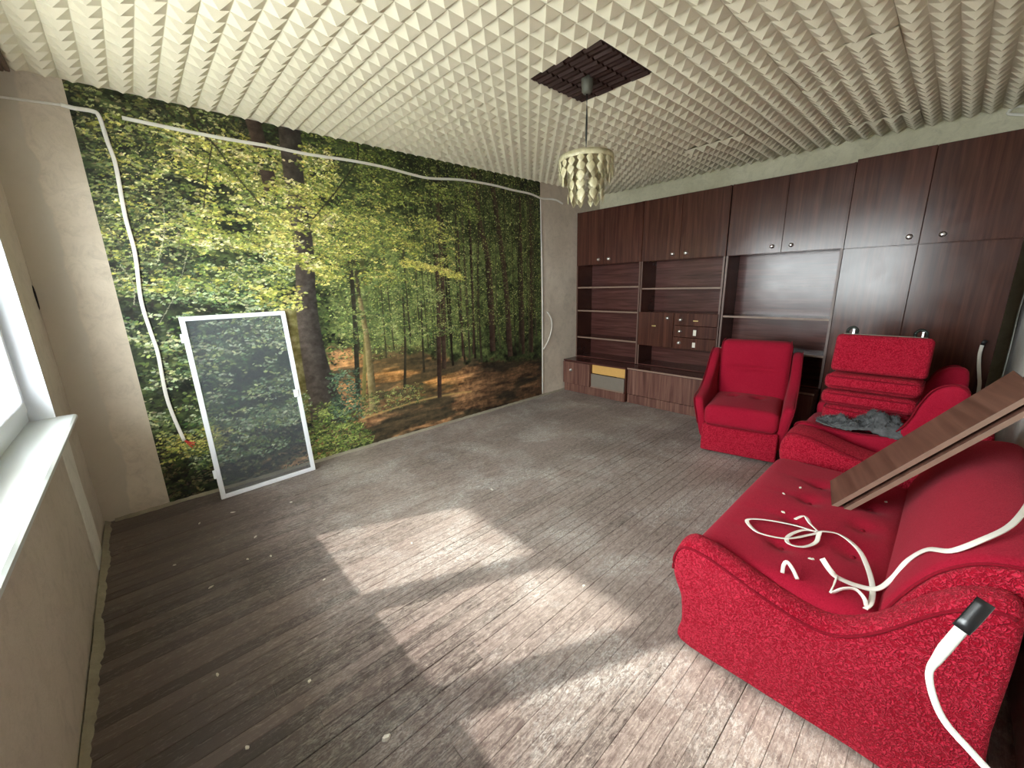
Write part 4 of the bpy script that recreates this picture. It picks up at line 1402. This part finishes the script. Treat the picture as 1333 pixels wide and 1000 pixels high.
# ------------------------------------------------------------------ insect screen
def screen():
    Lo, Hi = Vector((0.603, 3.628, 0.0)), Vector((0.597, 3.772, 1.288))
    t = thing('window_screen', 'white framed insect screen leaning against the forest mural', 'screen', Lo)
    ex = Vector((0.652, 0.025, 0)).normalized()
    ez = (Hi - Lo).normalized()
    ex = (ex - ez * ex.dot(ez)).normalized()
    ey = ez.cross(ex)
    mx = Matrix((ex, ey, ez)).transposed().to_4x4()
    mx.translation = Lo
    t.matrix_world = mx
    W_, H_ = 0.645, 1.292
    fwd = 0.03
    boxo('frame_stile', (0, -0.009, 0), (fwd, 0.009, H_), M['white_metal'], t, 0.002)
    boxo('frame_stile', (W_ - fwd, -0.009, 0), (W_, 0.009, H_), M['white_metal'], t, 0.002)
    boxo('frame_rail', (fwd, -0.009, 0), (W_ - fwd, 0.009, fwd), M['white_metal'], t, 0.002)
    boxo('frame_rail', (fwd, -0.009, H_ - fwd), (W_ - fwd, 0.009, H_), M['white_metal'], t, 0.002)
    boxo('mesh', (fwd - 0.004, 0.001, fwd - 0.004), (W_ - fwd + 0.004, 0.0022, H_ - fwd + 0.004), M['mesh'], t)
    for zz in (0.16, 1.12):
        boxo('hinge', (-0.014, -0.011, zz), (0.008, 0.006, zz + 0.06), M['white_metal'], t, 0.002)
    boxo('handle', (W_ - fwd - 0.022, -0.017, 0.62), (W_ - fwd + 0.012, -0.008, 0.68), M['white_metal'], t, 0.003)
    for cx, cz in ((0.015, 0.015), (W_ - 0.015, 0.015), (0.015, H_ - 0.015), (W_ - 0.015, H_ - 0.015)):
        bm = bmesh.new()
        cyl(bm, (cx, -0.0105, cz), 0.004, 0.002, 10, 'y')
        obj('screw', bm, M['chrome'], t)
screen()

# ------------------------------------------------------------------ cables
def cable(label, pts, rw, rt_, hint, m_='cable', per=6, group=None, taper=None):
    P = catmull(pts, per)
    base = P[0].copy()
    if isinstance(hint, list):
        H = catmull(hint, per)
        hint = [tuple(h) for h in H]
    bm = bmesh.new()
    tube(bm, [p - base for p in P], rw, rt_, hint, 10, taper)
    o = obj('cable', bm, M[m_], None, True)
    o.location = base
    return tag(o, label, 'cable', group)
YM = ROOM_Y - 0.0098
cable('white flat cable running across the top of the mural', [(0.545, YM, 2.452), (0.7, YM, 2.447), (0.873, YM, 2.442), (1.1, YM, 2.44), (1.311, YM, 2.443), (1.568, YM, 2.436), (1.9, YM, 2.447), (2.186, YM, 2.443), (2.45, YM, 2.424), (2.64, YM, 2.419), (3.0, YM, 2.455), (3.391, YM, 2.462), (3.7, YM, 2.448), (3.965, YM, 2.443), (4.158, YM, 2.416), (4.3, YM, 2.425), (4.40, YM - .02, 2.42), (4.505, YM - 0.04, 2.385)], 0.0105, 0.005, (0, 1, 0), 'cable_dirty')
cd = cable('white flat cable hanging down the left side of the mural', [(0.30, YM, 2.462), (0.352, YM, 2.456), (0.42, YM, 2.458), (0.446, YM - .004, 2.435), (0.456, YM - .005, 2.305), (0.467, YM - .006, 2.184), (0.455, YM - .005, 1.907), (0.459, YM - .006, 1.684), (0.435, YM - .005, 1.405), (0.444, YM - .005, 1.2), (0.454, YM - .006, 1.058), (0.445, YM - .006, 0.798), (0.455, YM - .01, 0.633), (0.482, YM - .02, 0.44)], 0.0105, 0.005, (0, 1, 0), 'cable_dirty')
base = Vector(cd.location)
for dx, dz in ((0.05, -0.03), (0.055, -0.012), (0.035, -0.045)):
    bm = bmesh.new()
    tube(bm, [p - base for p in catmull([(0.482, YM - .02, 0.445), (0.482 + dx * .6, YM - .03, 0.425 + dz * .4), (0.482 + dx, YM - .04, 0.43 + dz)], 4)], 0.004, seg=6)
    obj('wire_end', bm, M['red_wire'], cd, True)
# thin grey groove line of the buried cable left of the mural
cable('thin half buried cable crossing the bare plaster left of the mural', [(0.005, YM + .004, 2.437), (0.12, YM + .004, 2.448), (0.22, YM + .003, 2.455), (0.30, YM + .001, 2.461)], 0.006, 0.004, (0, 1, 0), 'cable_dirty')
cable('thin white cable running down the right edge of the mural', [(4.145, YM, 2.41), (4.15, YM, 2.2), (4.155, YM, 1.9), (4.163, YM, 1.6), (4.165, YM, 1.15), (4.16, YM, .6), (4.152, YM, 0.02)], 0.0075, 0.004, (0, 1, 0), 'cable_dirty')
cable('short loose cable loop beside the right edge of the mural', [(4.254, YM + .004, 1.085), (4.256, YM - .015, 1.067), (4.30, YM - .03, 0.98), (4.297, YM - .03, 0.848), (4.237, YM - .02, 0.705), (4.175, YM, 0.614)], 0.009, 0.004, (0, 1, 0), 'cable')

# flat cables lying in loops on the sofa seat
cable('white flat cable coiled in loops on the sofa seat', [(2.2, 0.591, 0.48), (2.232, 0.568, 0.49), (2.214, 0.542, 0.475), (2.207, 0.518, 0.455), (2.206, 0.589, 0.45), (2.178, 0.683, 0.445), (2.142, 0.738, 0.44), (2.109, 0.73, 0.437), (2.072, 0.677, 0.437), (2.102, 0.596, 0.437), (2.185, 0.541, 0.437), (2.231, 0.518, 0.44), (2.213, 0.558, 0.44), (2.155, 0.586, 0.437), (2.101, 0.591, 0.437), (2.073, 0.571, 0.437), (2.093, 0.532, 0.437), (2.151, 0.507, 0.44), (2.199, 0.508, 0.45), (2.222, 0.503, 0.455), (2.254, 0.452, 0.45), (2.201, 0.389, 0.445), (2.102, 0.349, 0.44), (1.996, 0.325, 0.44), (1.909, 0.319, 0.44), (1.88, 0.328, 0.43)], 0.0078, 0.0022, (0.35, 0.2, 1), 'cable', 6, 'cables on the sofa')
cable('white flat cable trailing from the sofa seat over the backrest', [(1.954, 0.459, 0.5), (1.944, 0.433, 0.475), (1.95, 0.409, 0.455), (1.972, 0.358, 0.44), (1.989, 0.313, 0.447), (2.031, 0.285, 0.48), (2.052, 0.262, 0.545), (2.02, 0.228, 0.62), (1.95, 0.185, 0.675), (1.98, 0.135, 0.72), (2.069, 0.088, 0.74), (2.209, 0.053, 0.745), (2.4, 0.02, 0.735)], 0.0085, 0.0024, (-0.5, 0.6, 1), 'cable', 6, 'cables on the sofa')
cable('small arched white cable loop beside the sofa arm', [(1.885, 0.55, 0.43), (1.885, 0.55, 0.46), (1.89, 0.543, 0.475), (1.886, 0.524, 0.46), (1.885, 0.506, 0.43)], 0.006, 0.0024, (1, 0.2, 0.1), 'cable', 6, 'cables on the sofa')
cable('short forked cable piece bent between the loops and the sofa arm', [(1.947, 0.413, 0.455), (1.91, 0.413, 0.447), (1.885, 0.414, 0.437), (1.888, 0.408, 0.437), (1.9, 0.388, 0.455), (1.916, 0.361, 0.46), (1.905, 0.337, 0.45), (1.89, 0.327, 0.435)], 0.006, 0.0024, (0.8, 0.4, 0.3), 'cable', 6, 'cables on the sofa')

# cable end with black tape close to the camera
nc = [(1.004, 0.220, 1.068), (0.990, 0.230, 1.043), (0.974, 0.239, 1.019), (0.961, 0.243, 1.000), (0.941, 0.230, 0.976), (0.928, 0.208, 0.964), (0.915, 0.175, 0.952), (0.91, 0.10, 0.93), (0.92, 0.02, 0.90), (0.93, FRONT_Y + 0.012, 0.85)]
nh = [(-0.75, 0.15, 0.6)] * len(nc)
M['cable_near_darkened'] = plain('white_cable_darkened', srgb(214, 212, 206), 0.5, 0, 0.4, 0.1, 40)  # darker copy of the white cable colour, offsets the strong window light here
ncab = cable('thick white cable end wrapped in black tape, rising in front of the sofa arm', nc[:], 0.0056, 0.0024, nh, 'cable_near_darkened', 8, None, lambda t: 1.0 if t < 0.18 else max(0.6, 1.0 - (t - 0.18) * 3.2))
bm = bmesh.new()
b0 = Vector(nc[0])
tube(bm, [Vector((0.994, 0.2275, 1.050)) - b0, Vector((1.000, 0.223, 1.060)) - b0, Vector((1.010, 0.216, 1.078)) - b0, Vector((1.013, 0.214, 1.083)) - b0], 0.0075, 0.0038, (-0.75, 0.15, 0.6), 10)
obj('tape_wrap', bm, M['tape'], ncab, True)
# cables on the far right
cw = cable('white cable with dark tip sticking up in front of the wardrobe', [(4.79, 0.108, 0.93), (4.785, 0.11, 0.86), (4.785, 0.10, 0.78), (4.79, 0.085, 0.70), (4.80, 0.07, 0.6), (4.80, 0.06, 0.3), (4.79, 0.06, 0.012)], 0.010, 0.004, (-1, 0, 0.1), 'cable')
bm = bmesh.new()
tube(bm, [(0, 0, -0.005), (0.0, -0.004, 0.015), (0, -0.012, 0.03)], 0.011, 0.006, (-1, 0, 0.1), 10)
obj('tape_wrap', bm, M['tape'], cw, True)
cable('white cable loop under the ceiling above the wardrobe', [(5.305, 0.02, 2.53), (5.30, 0.12, 2.555), (5.29, 0.21, 2.575), (5.285, 0.245, 2.60), (5.285, 0.22, 2.625), (5.29, 0.12, 2.615), (5.30, 0.02, 2.59)][:3] + [(5.285, 0.245, 2.545), (5.285, 0.21, 2.525), (5.29, 0.12, 2.50), (5.305, 0.02, 2.49)], 0.009, 0.004, (-1, 0, 0), 'cable')
cable('white cable running down the wall beside the wardrobe', [(5.20, FRONT_Y + .008, 1.9), (5.18, FRONT_Y + .008, 1.4), (5.2, FRONT_Y + .010, 1.1), (5.16, FRONT_Y + .008, 0.9), (5.15, FRONT_Y + .008, 0.65), (5.16, FRONT_Y + .008, 0.05)], 0.008, 0.004, (0, 1, 0), 'cable')

# ------------------------------------------------------------------ pendant lamp
def lamp():
    X0, Y0 = 2.575, 1.955
    t = thing('pendant_lamp', 'old pendant lamp with tiers of cream petal pieces', 'lamp', (X0, Y0, ROOM_H))
    bm = bmesh.new()
    lathe(bm, [(0.033, 0.0), (0.034, -0.03), (0.031, -0.075), (0.02, -0.088), (0.006, -0.09)], 20)
    obj('ceiling_cup', bm, M['rose'], t, True)
    bm = bmesh.new()
    tube(bm, [(0, 0, -0.085), (0.001, 0, -0.2), (-0.001, 0, -0.32), (0, 0, -0.415)], 0.0055, seg=8)
    obj('cord', bm, M['dark_metal'], t, True)
    bm = bmesh.new()
    lathe(bm, [(0.008, -0.40), (0.035, -0.405), (0.042, -0.415), (0.042, -0.425), (0.0005, -0.427)], 20)
    obj('cap', bm, M['rose'], t, True)
    sh = bpy.data.objects.new('shade', None)
    link(sh, t)
    sh.location = (0, 0, -0.43)
    sh.rotation_euler = (math.radians(-3), math.radians(2), 0)
    R1 = 0.165
    bm = bmesh.new()
    lathe(bm, [(R1 - 0.004, 0.0), (R1, 0.002), (R1 + 0.002, -0.03), (R1 - 0.002, -0.032), (R1 - 0.006, -0.03)], 36)
    obj('rim', bm, M['petal'], sh, True)
    for r in (0.06, 0.11):
        bm = bmesh.new()
        tube(bm, [(r * math.cos(a), r * math.sin(a), -0.012) for a in [2 * math.pi * k / 24 for k in range(25)]], 0.003, seg=6)
        obj('ring', bm, M['brass'], sh, True)
    for k in range(3):
        a = 2 * math.pi * k / 3 + .4
        bm = bmesh.new()
        tube(bm, [(0, 0, 0.0), (R1 * math.cos(a), R1 * math.sin(a), -0.004)], 0.003, seg=6)
        obj('spoke', bm, M['brass'], sh)
    # one petal mesh: pointed leaf with a bulge
    bm = bmesh.new()
    rows = []
    for i in range(9):
        s = i / 8
        w = 0.029 * (1 - abs(2 * s - 0.9) / 1.1) ** 0.9 + 0.0005
        z = -0.068 * s
        row = []
        for j in range(5):
            u = j / 4 * 2 - 1
            row.append(bm.verts.new((w * u, -0.006 * (1 - abs(u)) * math.sin(math.pi * s) - 0.002, z)))
        rows.append(row)
    for i in range(8):
        for j in range(4):
            bm.faces.new((rows[i][j], rows[i][j + 1], rows[i + 1][j + 1], rows[i + 1][j]))
    g2 = bmesh.ops.extrude_face_region(bm, geom=bm.faces[:])
    for v in g2['geom']:
        if isinstance(v, bmesh.types.BMVert):
            v.co.y += 0.0015
    bmesh.ops.recalc_face_normals(bm, faces=bm.faces[:])
    me = bpy.data.meshes.new('petal')
    bm.to_mesh(me)
    bm.free()
    me.shade_smooth()
    me.materials.append(M['petal'])
    r = random.Random(4)
    def ring_of(R, zs_, n, skip=0.0, sc=1.0):
        for k in range(n):
            if r.random() < skip:
                continue
            a = 2 * math.pi * k / n + R * 20
            for z in zs_:
                o = link(bpy.data.objects.new('petal', me), sh)
                o.location = (R * math.cos(a), R * math.sin(a), z + r.uniform(-.004, .004))
                o.rotation_euler = (r.gauss(0.03, 0.06), r.gauss(0, 0.08), a + math.pi / 2 + r.gauss(0, 0.15))
                o.scale = (sc, sc, sc * r.uniform(0.92, 1.08))
    ring_of(R1 - 0.002, (-0.022,), 18, 0.0, 0.8)
    ring_of(R1 - 0.006, (-0.060,), 16, 0.18)
    ring_of(R1 - 0.008, (-0.110,), 14, 0.55)
    ring_of(0.105, (-0.07, -0.13, -0.19), 9, 0.1, 1.1)
    ring_of(0.06, (-0.09, -0.15, -0.20), 6, 0.0)
lamp()

# curtain rail end at the top left
bm = bmesh.new()
for k in range(4):
    tube(bm, [(0.075 + 0.022 * k, 0.3, 2.545 + 0.004 * k), (0.075 + 0.022 * k, 3.72, 2.545 + 0.004 * k)], 0.011, 0.014, (0, 0, 1), 8)
box(bm, (0.0, 0.3, 2.50), (0.062, 3.70, 2.58))
rail = obj('curtain_rail', bm, M['rail'])
tag(rail, 'brown ribbed curtain rail fixed above the window', 'curtain rail')

# ------------------------------------------------------------------ small debris
def chip_mesh(seed, sx, sy, sz):
    r = random.Random(seed)
    bm = bmesh.new()
    n = 7
    ring = [(sx * math.cos(2 * math.pi * k / n) * r.uniform(.6, 1.1), sy * math.sin(2 * math.pi * k / n) * r.uniform(.6, 1.1)) for k in range(n)]
    loft(bm, [[Vector((a, b, 0)) for a, b in ring], [Vector((a * .8, b * .8, sz * r.uniform(.5, 1))) for a, b in ring]])
    return bm
chips = [(0.74, 1.33, .016, .011, .012, 'largest white plaster lump on the floor, nearest the bottom edge'),
         (0.37, 2.0, .014, .006, .004, 'white sliver of plaster halfway along the window wall floor'),
         (0.42, 2.6, .014, .007, .004, 'plaster chip on dark boards left of the upper sun patch'),
         (0.60, 2.72, .012, .006, .004, 'left one of a close pair of plaster chips beside the upper sun patch'),
         (0.68, 2.93, .014, .008, .004, 'plaster chip between the upper sun patch and the window screen'),
         (0.63, 3.36, .018, .006, .004, 'flat plaster flake just in front of the window screen foot'),
         (0.45, 3.36, .014, .006, .003, 'small plaster flake left of the window screen, near the bare wall'),
         (0.30, 2.95, .012, .007, .004, 'plaster chip nearest the left corner of the room'),
         (0.70, 2.66, .012, .006, .004, 'right one of a close pair of plaster chips beside the upper sun patch'),
         (0.85, 2.25, .009, .006, .004, 'tiny chip at the left edge of the upper sun patch'),
         (0.40, 1.62, .010, .006, .004, 'small chip in the dark floor area near the bottom left'),
         (0.62, 1.72, .010, .007, .004, 'small chip left of the lower sun patch'),
         (0.95, 3.22, .012, .007, .004, 'small chip right of the window screen foot'),
         (1.32, 2.2, .010, .008, .004, 'tiny chip inside the upper sun patch'),
         (1.75, 1.30, .012, .009, .004, 'chip at the sofa side of the middle sun patch'),
         (2.05, 2.35, .016, .010, .005, 'pale chip on the floor beyond the sun patches')]
for k, (x, y, a, b, h, lab) in enumerate(chips):
    o = obj('plaster_chip', chip_mesh(k, a, b, h), M['chip'])
    o.location = (x, y, 0.0012)
    o.rotation_euler = (0, 0, (k * 1.7) % 3)
    tag(o, lab, 'debris', 'plaster chips on the floor')
scrap_labels = ['pale scrap on the sofa seat right below the leaning boards', 'pale scrap on the sofa seat behind the cable coil', 'pale scrap on the sofa seat next to the near arm',
                'pale scrap in the shadow beside the backrest', 'pale scrap at the far front of the sofa seat']
for k, (x, y) in enumerate([(2.62, 0.66), (2.33, 0.66), (2.05, 0.50), (2.75, 0.36), (2.5, 0.70)]):
    o = obj('fluff', chip_mesh(40 + k, .012, .006, .006), M['chip'])
    o.location = (x, y, seat_z(x, y) - 0.001)
    o.rotation_euler = (0, 0, k)
    tag(o, scrap_labels[k], 'debris', 'scraps on the sofa seat')
